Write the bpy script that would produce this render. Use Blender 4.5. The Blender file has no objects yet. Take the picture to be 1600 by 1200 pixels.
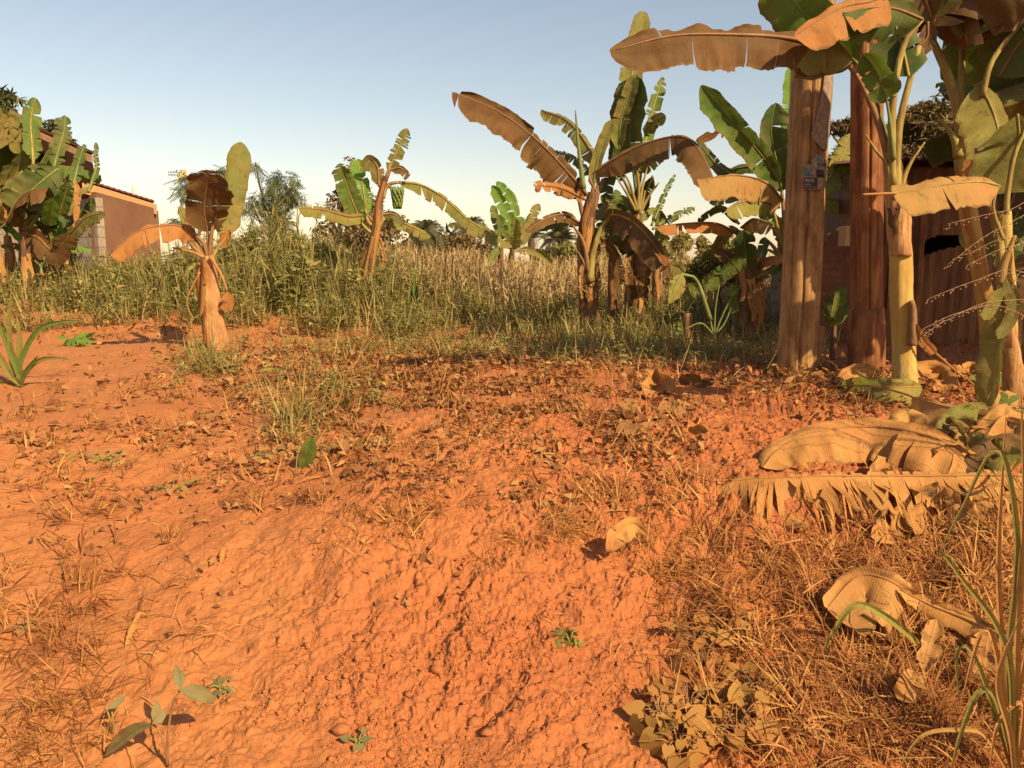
import bpy, math, random
import numpy as np
from mathutils import Vector, Matrix
R = math.radians
sc = bpy.context.scene
col = sc.collection
random.seed(7)
rng = np.random.default_rng(7)

# ------------------------------------------------------------------ camera, sky, sun, exposure
HC = 0.85                      # eye height above the plateau
PITCH = 8.2
F = 1250.0                     # focal length in px of the 1600 px wide photograph
cam = bpy.data.cameras.new('camera'); camo = bpy.data.objects.new('camera', cam); col.objects.link(camo)
cam.sensor_width = 36.0; cam.lens = 36.0 * F / 1600.0
cam.clip_start = 0.05; cam.clip_end = 3000
camo.location = (0, 0, HC); camo.rotation_euler = (R(90 - PITCH), 0, 0)
sc.camera = camo
SUN_EL, SUN_AZ = 38.0, 42.0    # azimuth: degrees to the right of straight behind the camera
sun_dir = Vector((math.cos(R(SUN_EL)) * math.sin(R(SUN_AZ)), -math.cos(R(SUN_EL)) * math.cos(R(SUN_AZ)), math.sin(R(SUN_EL))))
w = bpy.data.worlds.new('World'); sc.world = w; w.use_nodes = True
nt = w.node_tree; nt.nodes.clear()
sky = nt.nodes.new('ShaderNodeTexSky'); sky.sky_type = 'NISHITA'; sky.sun_disc = False
sky.sun_elevation = R(SUN_EL); sky.sun_rotation = math.atan2(sun_dir.x, sun_dir.y)
sky.altitude = 1100; sky.air_density = 1.35; sky.dust_density = 2.2; sky.ozone_density = 2.0
bg = nt.nodes.new('ShaderNodeBackground'); bg.inputs[1].default_value = 0.105
out = nt.nodes.new('ShaderNodeOutputWorld')
wb = nt.nodes.new('ShaderNodeMix'); wb.data_type = 'RGBA'; wb.blend_type = 'MULTIPLY'; wb.inputs[0].default_value = 1
wb.inputs[7].default_value = (1.0, .79, .65, 1); nt.links.new(sky.outputs[0], wb.inputs[6]); nt.links.new(wb.outputs[2], bg.inputs[0]); nt.links.new(bg.outputs[0], out.inputs[0])
sl = bpy.data.lights.new('sun', 'SUN'); sl.energy = 4.2; sl.angle = R(0.5); sl.color = (1.0, 0.80, 0.50)
so = bpy.data.objects.new('sun', sl); col.objects.link(so)
so.rotation_euler = sun_dir.to_track_quat('Z', 'Y').to_euler()
sc.view_settings.view_transform = 'Standard'; sc.view_settings.look = 'None'
sc.view_settings.gamma = 1; sc.view_settings.exposure = 0.95
sc.cycles.max_bounces = 6; sc.cycles.diffuse_bounces = 3; sc.cycles.transparent_max_bounces = 4

# ------------------------------------------------------------------ helpers: picture point -> place in the world
_cp, _sp = math.cos(R(PITCH)), math.sin(R(PITCH))
def ray(px, py):
    x = (px - 800) / F; y = (600 - py) / F
    return Vector((x, _cp + y * _sp, -_sp + y * _cp))
def W(px, py, d):
    r = ray(px, py); return Vector((0, 0, HC)) + r * (d / r.y)
def pxm(d): return d / F

# ------------------------------------------------------------------ noise and terrain
_perm = rng.permutation(4096).astype(np.int64)
_grad = rng.uniform(0, 2 * np.pi, 4096)
_gx, _gy = np.cos(_grad), np.sin(_grad)
def perlin(x, y):
    x = np.asarray(x, float); y = np.asarray(y, float)
    xi = np.floor(x).astype(np.int64); yi = np.floor(y).astype(np.int64)
    xf = x - xi; yf = y - yi
    u = xf**3 * (xf * (xf * 6 - 15) + 10); v = yf**3 * (yf * (yf * 6 - 15) + 10)
    def g(ix, iy, dx, dy):
        h = _perm[(_perm[ix & 4095] + iy) & 4095]
        return _gx[h] * dx + _gy[h] * dy
    a = g(xi, yi, xf, yf); b = g(xi + 1, yi, xf - 1, yf)
    c = g(xi, yi + 1, xf, yf - 1); d = g(xi + 1, yi + 1, xf - 1, yf - 1)
    return (a + u * (b - a)) * (1 - v) + (c + u * (d - c)) * v
def fbm(x, y, o=4, gain=.5):
    s = 0; a = 1; f = 1
    for i in range(o):
        s = s + a * perlin(x * f + 17.3 * i, y * f + 9.1 * i); a *= gain; f *= 2.03
    return s
def worley(x, y):
    x = np.asarray(x, float); y = np.asarray(y, float)
    xi = np.floor(x).astype(np.int64); yi = np.floor(y).astype(np.int64)
    best = np.full(x.shape, 9.0)
    for i in (-1, 0, 1):
        for j in (-1, 0, 1):
            h = _perm[(_perm[(xi + i) & 4095] + yi + j) & 4095]
            cx = xi + i + .5 + .45 * _gx[h]; cy = yi + j + .5 + .45 * _gy[h]
            best = np.minimum(best, (x - cx)**2 + (y - cy)**2)
    return np.sqrt(best)
def sstep(a, b, x):
    t = np.clip((x - a) / (b - a), 0, 1); return t * t * (3 - 2 * t)
def Hbase(x, y):
    yy = y + .16 * perlin(x * 1.3 + 3, y * .7) + .05 * perlin(x * 5, y * 3)
    def prof(xs, zs):
        return (np.interp(yy - .07, xs, zs) + np.interp(yy, xs, zs) + np.interp(yy + .07, xs, zs)) / 3
    mid = prof([-5, 1.2, 2.2, 2.75, 3.3, 3.8, 5], [-.74, -.70, -.585, -.40, -.09, -.015, 0])
    lef = prof([-5, 1.2, 2.2, 3.2, 4.5, 6], [-.78, -.74, -.60, -.33, -.09, 0])
    rig = prof([-5, 1.2, 2.2, 2.95, 3.2, 3.7, 5], [-.8, -.76, -.62, -.32, -.05, 0, 0])
    rig = rig + sstep(.4, .9, x) * sstep(3.15, 2.9, y) * (.07 * perlin(x * 4 + 9, y * 5) + .03 * perlin(x * 11, y * 11))
    wl = sstep(.1, -1.7, x); wr = sstep(.5, 1.1, x)
    z = mid * (1 - wl) * (1 - wr) + lef * wl + rig * wr * (1 - wl)
    z = z + .38 * sstep(9.5, 14, y) * sstep(.5, -3, x) * sstep(60, 30, y)
    return z
def H(x, y, fine=True):
    x = np.asarray(x, float); y = np.asarray(y, float)
    z = Hbase(x, y)
    z = z + .035 * fbm(x * .9, y * .9, 2) + .022 * fbm(x * 3.1, y * 3.1 + 5, 3)
    face = np.exp(-((y - 2.95 - .1 * np.sin(x * 2)) / .35)**2) * sstep(-1.6, -.5, x)
    rough = .25 + .75 * sstep(-1.6, -.1, x) * sstep(6, 3.5, y)
    if fine:
        z = z + face * .024 * fbm(x * 6, y * 6, 3) - face * .035 * np.clip(.35 - np.abs(fbm(x * 5 + 11, y * 7, 3)) * 3, 0, 1)
        n1 = fbm(x * 11, y * 11, 4, .5)
        z = z + (.35 + .65 * rough) * .013 * n1
        rid = 1 - np.abs(fbm(x * 7 + 3, y * 10 + 9, 3)) * 3
        z = z - rough * .012 * np.clip(rid, 0, 1) ** 3 * sstep(-.2, .3, fbm(x * 1.7, y * 1.7 + 30, 2))
        wx = x + .02 * n1; wy = y + .02 * fbm(x * 12 + 70, y * 12, 2)
        talus = np.exp(-((y - 2.45) / .45) ** 2) * sstep(-1.3, -.6, x)
        plat = sstep(3.1, 3.5, y) * sstep(8, 5, y) * sstep(-1.4, .2, x)
        # crumbling plates: low scarps with sharp edges at three sizes
        act = np.clip(.16 + talus * .34 + plat * .5 + face * .42 + .25 * sstep(.2, 1., x), 0, 1)
        patchy = sstep(-.25, .25, fbm(x * 1.9 + 40, y * 1.9, 3))
        for fr, hh, sd in ((5.5, .017, 3), (12, .009, 31), (26, .0065, 77), (48, .0045, 50)):
            q = fbm(wx * fr + sd, wy * fr * 1.15 + sd, 3, .55)
            z = z + hh * act * (.35 + .65 * patchy) * (sstep(-.025, .025, q) + .6 * sstep(.20, .24, q) - .6 * sstep(-.20, -.24, q))
        gul = sstep(-1.0, .2, x) * np.exp(-((y - 2.85) / .4) ** 2)
        z = z - gul * .022 * np.clip(.5 - np.abs(perlin(x * 2.6 + .3 * perlin(x * 2, y * 4), y * .9 + 4)) * 4, 0, .5)
        cl2 = np.clip(.44 - worley(x * 60, y * 60), 0, .3)
        z = z + (act * patchy * .5 + .04) * .010 * cl2
    return z
def ground(px, py, dz=0):
    r = ray(px, py); o = Vector((0, 0, HC)); lo = 1.0
    t = 1.2
    while t < 200:
        p = o + r * t
        if p.z < float(H(p.x, p.y, False)): break
        t *= 1.01
    for _ in range(3):
        p = o + r * t
        t -= (float(H(p.x, p.y)) - p.z) / r.z * -1 * .8 if False else 0
    lo, hi = t / 1.01, t
    for _ in range(12):
        m = (lo + hi) / 2; p = o + r * m
        if p.z < float(H(p.x, p.y)): hi = m
        else: lo = m
    p = o + r * hi
    return Vector((p.x, p.y, p.z + dz))

# ------------------------------------------------------------------ helpers: objects
def tag(o, label=None, cat=None, group=None, kind=None):
    if label: o['label'] = label
    if cat: o['category'] = cat
    if group: o['group'] = group
    if kind: o['kind'] = kind
    return o
def empty(name, loc, label, cat, group=None):
    o = bpy.data.objects.new(name, None); col.objects.link(o); o.location = loc
    o.empty_display_size = .1
    return tag(o, label, cat, group)
def link_mesh(name, me, mat, parent=None, smooth=True):
    o = bpy.data.objects.new(name, me); col.objects.link(o)
    me.materials.append(mat)
    if smooth: me.polygons.foreach_set('use_smooth', np.ones(len(me.polygons), bool))
    if parent:
        o.parent = parent; o.matrix_parent_inverse = Matrix.Translation(-Vector(world_loc(parent)))
    return o
def world_loc(p):
    v = Vector(p.location)
    if p.parent is None: return v
    return Vector((0, 0, 0)) if p.type == 'MESH' else v
class MB:
    def __init__(s): s.v = []; s.f = []; s.uv = []
    def add(s, vs, fs, uvs=None):
        o = len(s.v); s.v += [tuple(a) for a in vs]; s.f += [tuple(i + o for i in f) for f in fs]
        s.uv += list(uvs) if uvs is not None else [(0, 0)] * len(vs)
    def tube(s, pts, rad, n=8, cap=True, wob=0, seed=0):
        pts = [Vector(p) for p in pts]; rr = random.Random(seed)
        vs = []; uv = []; L = 0; ref = None
        for i, p in enumerate(pts):
            t = (pts[min(i + 1, len(pts) - 1)] - pts[max(i - 1, 0)])
            if t.length < 1e-9: t = Vector((0, 0, 1))
            t.normalize()
            if i: L += (p - pts[i - 1]).length
            if ref is None: ref = Vector((0, 1, 0)) if abs(t.y) < .8 else Vector((0, 0, 1))
            a = t.cross(ref); a.normalize(); b = a.cross(t); b.normalize(); ref = -b if b.dot(ref) < 0 else b
            b = ref
            r = rad[i] if hasattr(rad, '__len__') else rad
            for k in range(n):
                th = 2 * math.pi * k / n
                q = r * (1 + wob * (rr.random() - .5))
                vs.append(p + a * math.cos(th) * q + b * math.sin(th) * q); uv.append((k / n, L))
        fs = []
        for i in range(len(pts) - 1):
            for k in range(n):
                fs.append((i * n + k, i * n + (k + 1) % n, (i + 1) * n + (k + 1) % n, (i + 1) * n + k))
        if cap:
            fs.append(tuple(range(n - 1, -1, -1))); fs.append(tuple(range((len(pts) - 1) * n, len(pts) * n)))
        s.add(vs, fs, uv)
    def box(s, c, d, rot=None):
        c = Vector(c); vs = []
        for x in (-.5, .5):
            for y in (-.5, .5):
                for z in (-.5, .5):
                    q = Vector((x * d[0], y * d[1], z * d[2]))
                    if rot: q = rot @ q
                    vs.append(c + q)
        s.add(vs, [(0, 1, 3, 2), (4, 6, 7, 5), (0, 4, 5, 1), (2, 3, 7, 6), (0, 2, 6, 4), (1, 5, 7, 3)])
    def build(s, name, mat, parent=None, smooth=True):
        me = bpy.data.meshes.new(name); me.from_pydata(s.v, [], s.f); me.update()
        uvl = me.uv_layers.new(name='UVMap')
        idx = np.zeros(len(me.loops), np.int32); me.loops.foreach_get('vertex_index', idx)
        uvl.data.foreach_set('uv', np.array(s.uv, np.float32)[idx].ravel())
        return link_mesh(name, me, mat, parent, smooth)
def np_mesh(name, V, Fq, mat, parent=None, smooth=True, uv=None, uv2=None):
    me = bpy.data.meshes.new(name)
    k = Fq.shape[1]
    me.vertices.add(len(V)); me.vertices.foreach_set('co', np.ascontiguousarray(V, np.float32).ravel())
    me.loops.add(Fq.size); me.loops.foreach_set('vertex_index', Fq.astype(np.int32).ravel())
    me.polygons.add(len(Fq)); me.polygons.foreach_set('loop_start', np.arange(0, Fq.size, k, dtype=np.int32))
    me.update(calc_edges=True)
    if uv is not None:
        l = me.uv_layers.new(name='UVMap'); l.data.foreach_set('uv', uv[Fq.ravel()].astype(np.float32).ravel())
    if uv2 is not None:
        l = me.uv_layers.new(name='Edge'); l.data.foreach_set('uv', uv2[Fq.ravel()].astype(np.float32).ravel())
    return link_mesh(name, me, mat, parent, smooth)
def spline(pts, n):
    P = [Vector(p) for p in pts]
    if len(P) == 2: return [P[0].lerp(P[1], i / (n - 1)) for i in range(n)]
    P = [P[0] * 2 - P[1]] + P + [P[-1] * 2 - P[-2]]
    out = []
    m = len(P) - 3
    for i in range(n):
        t = i / (n - 1) * m; k = min(int(t), m - 1); t -= k
        a, b, c, d = P[k:k + 4]
        out.append(.5 * ((2 * b) + (c - a) * t + (2 * a - 5 * b + 4 * c - d) * t * t + (3 * b - a - 3 * c + d) * t**3))
    # resample by arc length
    L = [0]
    for i in range(1, n): L.append(L[-1] + (out[i] - out[i - 1]).length)
    tot = L[-1] or 1e-6; res = []; j = 0
    for i in range(n):
        s = tot * i / (n - 1)
        while j < n - 2 and L[j + 1] < s: j += 1
        seg = (L[j + 1] - L[j]) or 1e-9
        res.append(out[j].lerp(out[j + 1], min(1, max(0, (s - L[j]) / seg))))
    return res

# ------------------------------------------------------------------ scatter: one template bent into many
def rotm(yaw, pitch, roll):
    cy, sy, cp, sp, cr, sr = np.cos(yaw), np.sin(yaw), np.cos(pitch), np.sin(pitch), np.cos(roll), np.sin(roll)
    z = np.zeros_like(yaw); o = np.ones_like(yaw)
    Rz = np.stack([cy, -sy, z, sy, cy, z, z, z, o], -1).reshape(-1, 3, 3)
    Rx = np.stack([o, z, z, z, cp, -sp, z, sp, cp], -1).reshape(-1, 3, 3)
    Ry = np.stack([cr, z, sr, z, o, z, -sr, z, cr], -1).reshape(-1, 3, 3)
    return Rz @ Rx @ Ry
def scatter_arrays(tmpls, pos, yaw, pitch, roll, scale):
    """tmpls: list of (V, F[quads]); returns merged V, F"""
    n = len(pos); which = rng.integers(0, len(tmpls), n)
    M = rotm(yaw, pitch, roll); Vs = []; Fs = []; off = 0
    if scale.ndim == 1: scale = np.repeat(scale[:, None], 3, 1)
    for k, (tv, tf) in enumerate(tmpls):
        I = np.where(which == k)[0]
        if len(I) == 0: continue
        v = np.einsum('nij,nvj->nvi', M[I], tv[None] * scale[I][:, None, :]) + pos[I][:, None, :]
        f = tf[None] + (np.arange(len(I)) * len(tv))[:, None, None] + off
        Vs.append(v.reshape(-1, 3)); Fs.append(f.reshape(-1, tf.shape[1])); off += len(I) * len(tv)
    return np.concatenate(Vs), np.concatenate(Fs)
def blade_tmpl(seg=4, width=.03, bend=.5, taper=1.0, twist=0):
    """grass blade: height 1 along z, bending towards +y"""
    vs = []; 
    for i in range(seg + 1):
        t = i / seg; a = bend * t
        y = (1 - math.cos(a)) / max(bend, 1e-3); z = math.sin(a) / max(bend, 1e-3)
        ww = width * (1 - t**1.6 * taper) * (.6 + .4 * min(1, t * 4)) / 2 + 1e-4
        c, s = math.cos(twist * t), math.sin(twist * t)
        vs += [(-ww * c, y - ww * s, z), (ww * c, y + ww * s, z)]
    f = [(2 * i, 2 * i + 1, 2 * i + 3, 2 * i + 2) for i in range(seg)]
    return np.array(vs), np.array(f)
def leaf_tmpl(wd=.45, cup=.25, curl=.3, seg=3):
    """small leaf: length 1 along +y, lying in xy, folded on its midrib"""
    vs = []; f = []
    prof = [math.sin(math.pi * min(1, (i / seg) ** .8)) for i in range(seg + 1)]
    for i in range(seg + 1):
        t = i / seg; h = prof[i] * wd / 2 + .012; z0 = -curl * t * t
        vs += [(-h, t, z0 + cup * h), (0, t, z0), (h, t, z0 + cup * h * .8)]
    for i in range(seg):
        a = 3 * i; f += [(a, a + 1, a + 4, a + 3), (a + 1, a + 2, a + 5, a + 4)]
    return np.array(vs), np.array(f)
def heart_tmpl():
    pts = [(0, 0), (-.32, -.16), (-.5, .08), (-.42, .42), (-.2, .75), (0, 1), (.2, .75), (.42, .42), (.5, .08), (.32, -.16)]
    cv = [(0, .15), (0, .42), (0, .75)]
    vs = [(x, y, .22 * abs(x) - .12 * y * y) for x, y in pts] + [(x, y, -.12 * y * y - .02) for x, y in cv]
    f = [(0, 10, 2, 1), (10, 11, 3, 2), (11, 12, 4, 3), (12, 5, 5, 4), (0, 9, 8, 10), (10, 8, 7, 11), (11, 7, 6, 12), (12, 6, 5, 5)]
    f[3] = (12, 5, 4, 11) if False else f[3]
    return np.array(vs), f
def merge(parts):
    V = []; Fq = []; o = 0
    for v, f in parts:
        V.append(v); Fq.append(f + o); o += len(v)
    return np.concatenate(V), np.concatenate(Fq)
def xf(t, loc=(0, 0, 0), yaw=0, pitch=0, roll=0, s=1):
    M = rotm(np.array([yaw]), np.array([pitch]), np.array([roll]))[0]
    return (t[0] * s) @ M.T + np.array(loc), t[1]

# ------------------------------------------------------------------ materials
def mat_new(name):
    m = bpy.data.materials.new(name); m.use_nodes = True; n = m.node_tree; n.nodes.clear()
    o = n.nodes.new('ShaderNodeOutputMaterial'); return m, n, o
def nd(n, t, **kw):
    x = n.nodes.new(t)
    for k, v in kw.items(): setattr(x, k, v)
    return x
def ramp(n, fac, stops):
    r = n.nodes.new('ShaderNodeValToRGB')
    while len(r.color_ramp.elements) < len(stops): r.color_ramp.elements.new(.5)
    for e, (p, c) in zip(r.color_ramp.elements, stops): e.position = p; e.color = (*c, 1)
    n.links.new(fac, r.inputs[0]); return r.outputs[0]
def noise(n, vec, scale, detail=4, rough=.55):
    x = n.nodes.new('ShaderNodeTexNoise'); x.inputs['Scale'].default_value = scale
    x.inputs['Detail'].default_value = detail; x.inputs['Roughness'].default_value = rough
    if vec: n.links.new(vec, x.inputs['Vector'])
    return x.outputs['Fac']
def mapping(n, vec, s):
    m = n.nodes.new('ShaderNodeMapping'); m.inputs['Scale'].default_value = s; n.links.new(vec, m.inputs[0]); return m.outputs[0]
def mixc(n, fac, a, b, mode='MIX'):
    x = n.nodes.new('ShaderNodeMix'); x.data_type = 'RGBA'; x.blend_type = mode
    for s, v in ((x.inputs[0], fac), (x.inputs[6], a), (x.inputs[7], b)):
        if isinstance(v, (int, float)): s.default_value = v
        elif isinstance(v, tuple): s.default_value = (*v, 1)
        else: n.links.new(v, s)
    return x.outputs[2]
def bump(n, h, strength, dist, prev=None):
    b = n.nodes.new('ShaderNodeBump'); b.inputs['Strength'].default_value = strength; b.inputs['Distance'].default_value = dist
    n.links.new(h, b.inputs['Height'])
    if prev: n.links.new(prev, b.inputs['Normal'])
    return b.outputs[0]
def principled(n, o, colr, rough=.8, nrm=None, spec=.3):
    p = n.nodes.new('ShaderNodeBsdfPrincipled')
    if isinstance(colr, tuple): p.inputs['Base Color'].default_value = (*colr, 1)
    else: n.links.new(colr, p.inputs['Base Color'])
    p.inputs['Roughness'].default_value = rough; p.inputs['Specular IOR Level'].default_value = spec
    if nrm: n.links.new(nrm, p.inputs['Normal'])
    n.links.new(p.outputs[0], o.inputs[0]); return p

KA = .70
def ks(stops, k=None): return [(p_, tuple(x * (k or KA) for x in c_)) for p_, c_ in stops]
def soil_mat():
    m, n, o = mat_new('laterite_soil')
    g = nd(n, 'ShaderNodeNewGeometry').outputs['Position']
    a = noise(n, g, 1.3, 5, .6); b = noise(n, g, 9, 6, .65); c = noise(n, g, 70, 5, .7)
    c1 = ramp(n, a, [(.3, (.33, .112, .033)), (.7, (.41, .158, .054))])
    c2 = ramp(n, b, [(.3, (.27, .084, .025)), (.62, (.42, .165, .058))])
    cc = mixc(n, .5, c1, c2)
    big = noise(n, g, .7, 4, .55)
    # redder, darker earth towards the right, paler towards the left, broken up by noise
    sx = nd(n, 'ShaderNodeSeparateXYZ'); n.links.new(g, sx.inputs[0])
    ax = nd(n, 'ShaderNodeMath', operation='MULTIPLY_ADD'); n.links.new(sx.outputs['X'], ax.inputs[0]); ax.inputs[1].default_value = .10; n.links.new(big, ax.inputs[2])
    cc = mixc(n, ramp(n, ax.outputs[0], [(.26, (0,) * 3), (.60, (.9,) * 3)]), cc, (.31, .088, .030))
    cc = mixc(n, ramp(n, c, [(.35, (0, 0, 0)), (.75, (.45, .45, .45))]), cc, (.47, .205, .08))
    v = nd(n, 'ShaderNodeTexVoronoi'); v.inputs['Scale'].default_value = 60; n.links.new(g, v.inputs['Vector'])
    nb = bump(n, b, .35, .02)
    nb = bump(n, c, .7, .006, nb)
    nb = bump(n, v.outputs['Distance'], .3, .004, nb)
    fine = noise(n, g, 320, 3, .7); nb = bump(n, fine, .5, .002, nb)
    principled(n, o, cc, .95, nb, .12); return m
def leafm(name, c1, c2, dust=(.46, .21, .08), dustamt=.35, transl=.28, veins=True, tc=None, rough=.55):
    c1, c2, dust = [tuple(x * KA for x in c) for c in (c1, c2, dust)]
    m, n, o = mat_new(name)
    uv = nd(n, 'ShaderNodeUVMap').outputs[0]
    g = nd(n, 'ShaderNodeNewGeometry').outputs['Position']
    isl = nd(n, 'ShaderNodeNewGeometry').outputs['Random Per Island']
    a = noise(n, g, 5, 4, .6)
    cc = ramp(n, a, [(.3, c1), (.7, c2)])
    cc = mixc(n, mth(n, isl, .35), cc, c1)
    b = noise(n, g, 2.2, 5, .65)
    cc = mixc(n, ramp(n, b, [(.38, (0, 0, 0)), (.68, (dustamt * 2,) * 3)]), cc, dust)
    nb = None
    if veins:
        wv = nd(n, 'ShaderNodeTexWave'); wv.wave_type = 'BANDS'; wv.bands_direction = 'X'
        wv.inputs['Scale'].default_value = 34; wv.inputs['Distortion'].default_value = 2.5; wv.inputs['Detail'].default_value = 2
        wv.inputs['Detail Scale'].default_value = 1.0
        n.links.new(mapping(n, uv, (1, .12, 1)), wv.inputs['Vector'])
        st = noise(n, mapping(n, uv, (60, 2.0, 1)), 1, 3, .6)
        cc = mixc(n, ramp(n, st, [(.3, (.0,) * 3), (.75, (.25,) * 3)]), cc, tuple(x * 1.35 for x in c2))
        nb = bump(n, wv.outputs['Fac'], .12, .004); nb = bump(n, st, .25, .003, nb); nb = bump(n, a, .5, .03, nb)
        blot = noise(n, mapping(n, uv, (9, 3, 1)), 1.6, 4, .7)
        cc = mixc(n, ramp(n, blot, [(.56, (0,) * 3), (.66, (.6,) * 3)]), cc, (.13, .06, .025))
        e2 = nd(n, 'ShaderNodeUVMap'); e2.uv_map = 'Edge'; sp = nd(n, 'ShaderNodeSeparateXYZ'); n.links.new(e2.outputs[0], sp.inputs[0])
        en = noise(n, mapping(n, uv, (14, 5, 1)), 1, 4, .7)
        ad = nd(n, 'ShaderNodeMath', operation='ADD'); n.links.new(sp.outputs['Y'], ad.inputs[0]); n.links.new(mth(n, en, .5), ad.inputs[1])
        ed = nd(n, 'ShaderNodeMath', operation='GREATER_THAN'); n.links.new(ad.outputs[0], ed.inputs[0]); ed.inputs[1].default_value = 1.19
        cc = mixc(n, mth(n, ed.outputs[0], .75), cc, (.17, .09, .035))
    p = nd(n, 'ShaderNodeBsdfPrincipled'); n.links.new(cc, p.inputs['Base Color'])
    p.inputs['Roughness'].default_value = .68; p.inputs['Specular IOR Level'].default_value = .14
    t = nd(n, 'ShaderNodeBsdfTranslucent')
    tcol = tc or (c2[0] * 1.6, c2[1] * 1.7, c2[2] * .8)
    n.links.new(mixc(n, .5, cc, tuple(min(1, x * .8) for x in tcol)), t.inputs[0])
    if nb: n.links.new(nb, p.inputs['Normal']); n.links.new(nb, t.inputs['Normal'])
    mx = nd(n, 'ShaderNodeMixShader'); mx.inputs[0].default_value = transl
    n.links.new(p.outputs[0], mx.inputs[1]); n.links.new(t.outputs[0], mx.inputs[2]); n.links.new(mx.outputs[0], o.inputs[0])
    return m
def mth(n, a, k, op='MULTIPLY'):
    x = nd(n, 'ShaderNodeMath', operation=op); n.links.new(a, x.inputs[0]); x.inputs[1].default_value = k; return x.outputs[0]
def smallleaf(name, stops, transl=.25, rough=.7):
    stops = ks(stops)
    m, n, o = mat_new(name)
    isl = nd(n, 'ShaderNodeNewGeometry').outputs['Random Per Island']
    g = nd(n, 'ShaderNodeNewGeometry').outputs['Position']
    cc = ramp(n, isl, stops)
    a = noise(n, g, 1.1, 3, .6)
    cc = mixc(n, ramp(n, a, [(.4, (0,) * 3), (.7, (.5,) * 3)]), cc, stops[0][1])
    p = nd(n, 'ShaderNodeBsdfPrincipled'); n.links.new(cc, p.inputs['Base Color']); p.inputs['Roughness'].default_value = rough
    p.inputs['Specular IOR Level'].default_value = .25
    t = nd(n, 'ShaderNodeBsdfTranslucent'); n.links.new(cc, t.inputs[0])
    mx = nd(n, 'ShaderNodeMixShader'); mx.inputs[0].default_value = transl
    n.links.new(p.outputs[0], mx.inputs[1]); n.links.new(t.outputs[0], mx.inputs[2]); n.links.new(mx.outputs[0], o.inputs[0])
    return m
def trunkm(name, stops, streak=(70, 3)):
    stops = ks(stops)
    m, n, o = mat_new(name)
    uv = nd(n, 'ShaderNodeUVMap').outputs[0]; g = nd(n, 'ShaderNodeNewGeometry').outputs['Position']
    gm = mapping(n, g, (streak[0], streak[0], streak[1]))
    st = noise(n, gm, 1, 5, .6); b = noise(n, mapping(n, g, (9, 9, 4)), 1, 4, .6)
    cc = ramp(n, st, stops)
    cc = mixc(n, ramp(n, b, [(.42, (0,) * 3), (.62, (.75,) * 3)]), cc, stops[0][1])
    nb = bump(n, st, .6, .01); nb = bump(n, b, .4, .02, nb)
    principled(n, o, cc, .75, nb, .25); return m
def plain(name, stops, scale=8, rough=.85, bstr=.4, bd=.01, stretch=(1, 1, 1)):
    stops = ks(stops)
    m, n, o = mat_new(name); g = nd(n, 'ShaderNodeNewGeometry').outputs['Position']
    a = noise(n, mapping(n, g, stretch), scale, 5, .6); cc = ramp(n, a, stops)
    principled(n, o, cc, rough, bump(n, a, bstr, bd)); return m
def brickm(name, c1, c2, mor, bw=.24, bh=.08, vec='x', scale=1):
    c1, c2, mor = [tuple(x * KA for x in c) for c in (c1, c2, mor)]
    m, n, o = mat_new(name); g = nd(n, 'ShaderNodeTexCoord').outputs['Object']
    sep = nd(n, 'ShaderNodeSeparateXYZ'); n.links.new(g, sep.inputs[0])
    cb = nd(n, 'ShaderNodeCombineXYZ'); n.links.new(sep.outputs['X'], cb.inputs[0]); n.links.new(sep.outputs['Z'], cb.inputs[1])
    bt = nd(n, 'ShaderNodeTexBrick'); n.links.new(cb.outputs[0], bt.inputs['Vector'])
    bt.inputs['Scale'].default_value = 1; bt.inputs['Brick Width'].default_value = bw; bt.inputs['Row Height'].default_value = bh
    bt.inputs['Mortar Size'].default_value = bh * .1
    for k, c in (('Color1', c1), ('Color2', c2), ('Mortar', mor)): bt.inputs[k].default_value = (*c, 1)
    ns = noise(n, g, 14, 5, .65)
    cc = mixc(n, ramp(n, ns, [(.35, (0,) * 3), (.75, (.7,) * 3)]), bt.outputs[0], tuple(x * .55 for x in c1))
    nb = bump(n, bt.outputs['Fac'], -.6, .01); nb = bump(n, ns, .4, .01, nb)
    principled(n, o, cc, .9, nb); return m

M = {}
M['soil'] = soil_mat()
M['green'] = leafm('banana_leaf_green', (.10, .18, .03), (.18, .26, .05), dustamt=.14)
M['bright'] = leafm('banana_leaf_bright', (.16, .33, .04), (.25, .42, .07), dustamt=.05, transl=.4)
M['dark'] = leafm('banana_leaf_dark', (.05, .10, .024), (.10, .155, .036), dustamt=.15, transl=.15)
M['olive'] = leafm('banana_leaf_olive', (.19, .20, .045), (.29, .28, .07), dustamt=.25)
M['yellow'] = leafm('banana_leaf_yellow_green', (.28, .27, .055), (.38, .35, .085), dustamt=.2, transl=.32)
M['brown'] = leafm('banana_leaf_dusty_brown_shaded', (.12, .065, .022), (.19, .105, .034), dust=(.24, .10, .034), dustamt=.3, transl=.15)  # dusty brown, darkened so the underside's shade is put into the colour
M['dbrown'] = leafm('banana_leaf_deep_brown', (.09, .052, .02), (.16, .09, .034), dustamt=.15, transl=.1)
M['tan'] = leafm('banana_leaf_tan', (.34, .20, .055), (.47, .285, .085), dust=(.6, .27, .1), dustamt=.3, transl=.2)
M['orange'] = leafm('banana_leaf_orange', (.38, .16, .045), (.52, .24, .07), dust=(.5, .18, .055), dustamt=.3, transl=.2)
M['fallen'] = leafm('fallen_leaf_tan', (.46, .215, .06), (.62, .32, .095), dust=(.52, .19, .055), dustamt=.3, transl=.12)
M['straw'] = leafm('dry_leaf_straw', (.46, .22, .065), (.62, .34, .11), dust=(.46, .17, .055), dustamt=.25, transl=.15)
M['stalk_y'] = trunkm('stalk_yellow', [(.25, (.26, .15, .045)), (.5, (.44, .33, .085)), (.8, (.56, .42, .12))], (45, 7))
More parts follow.
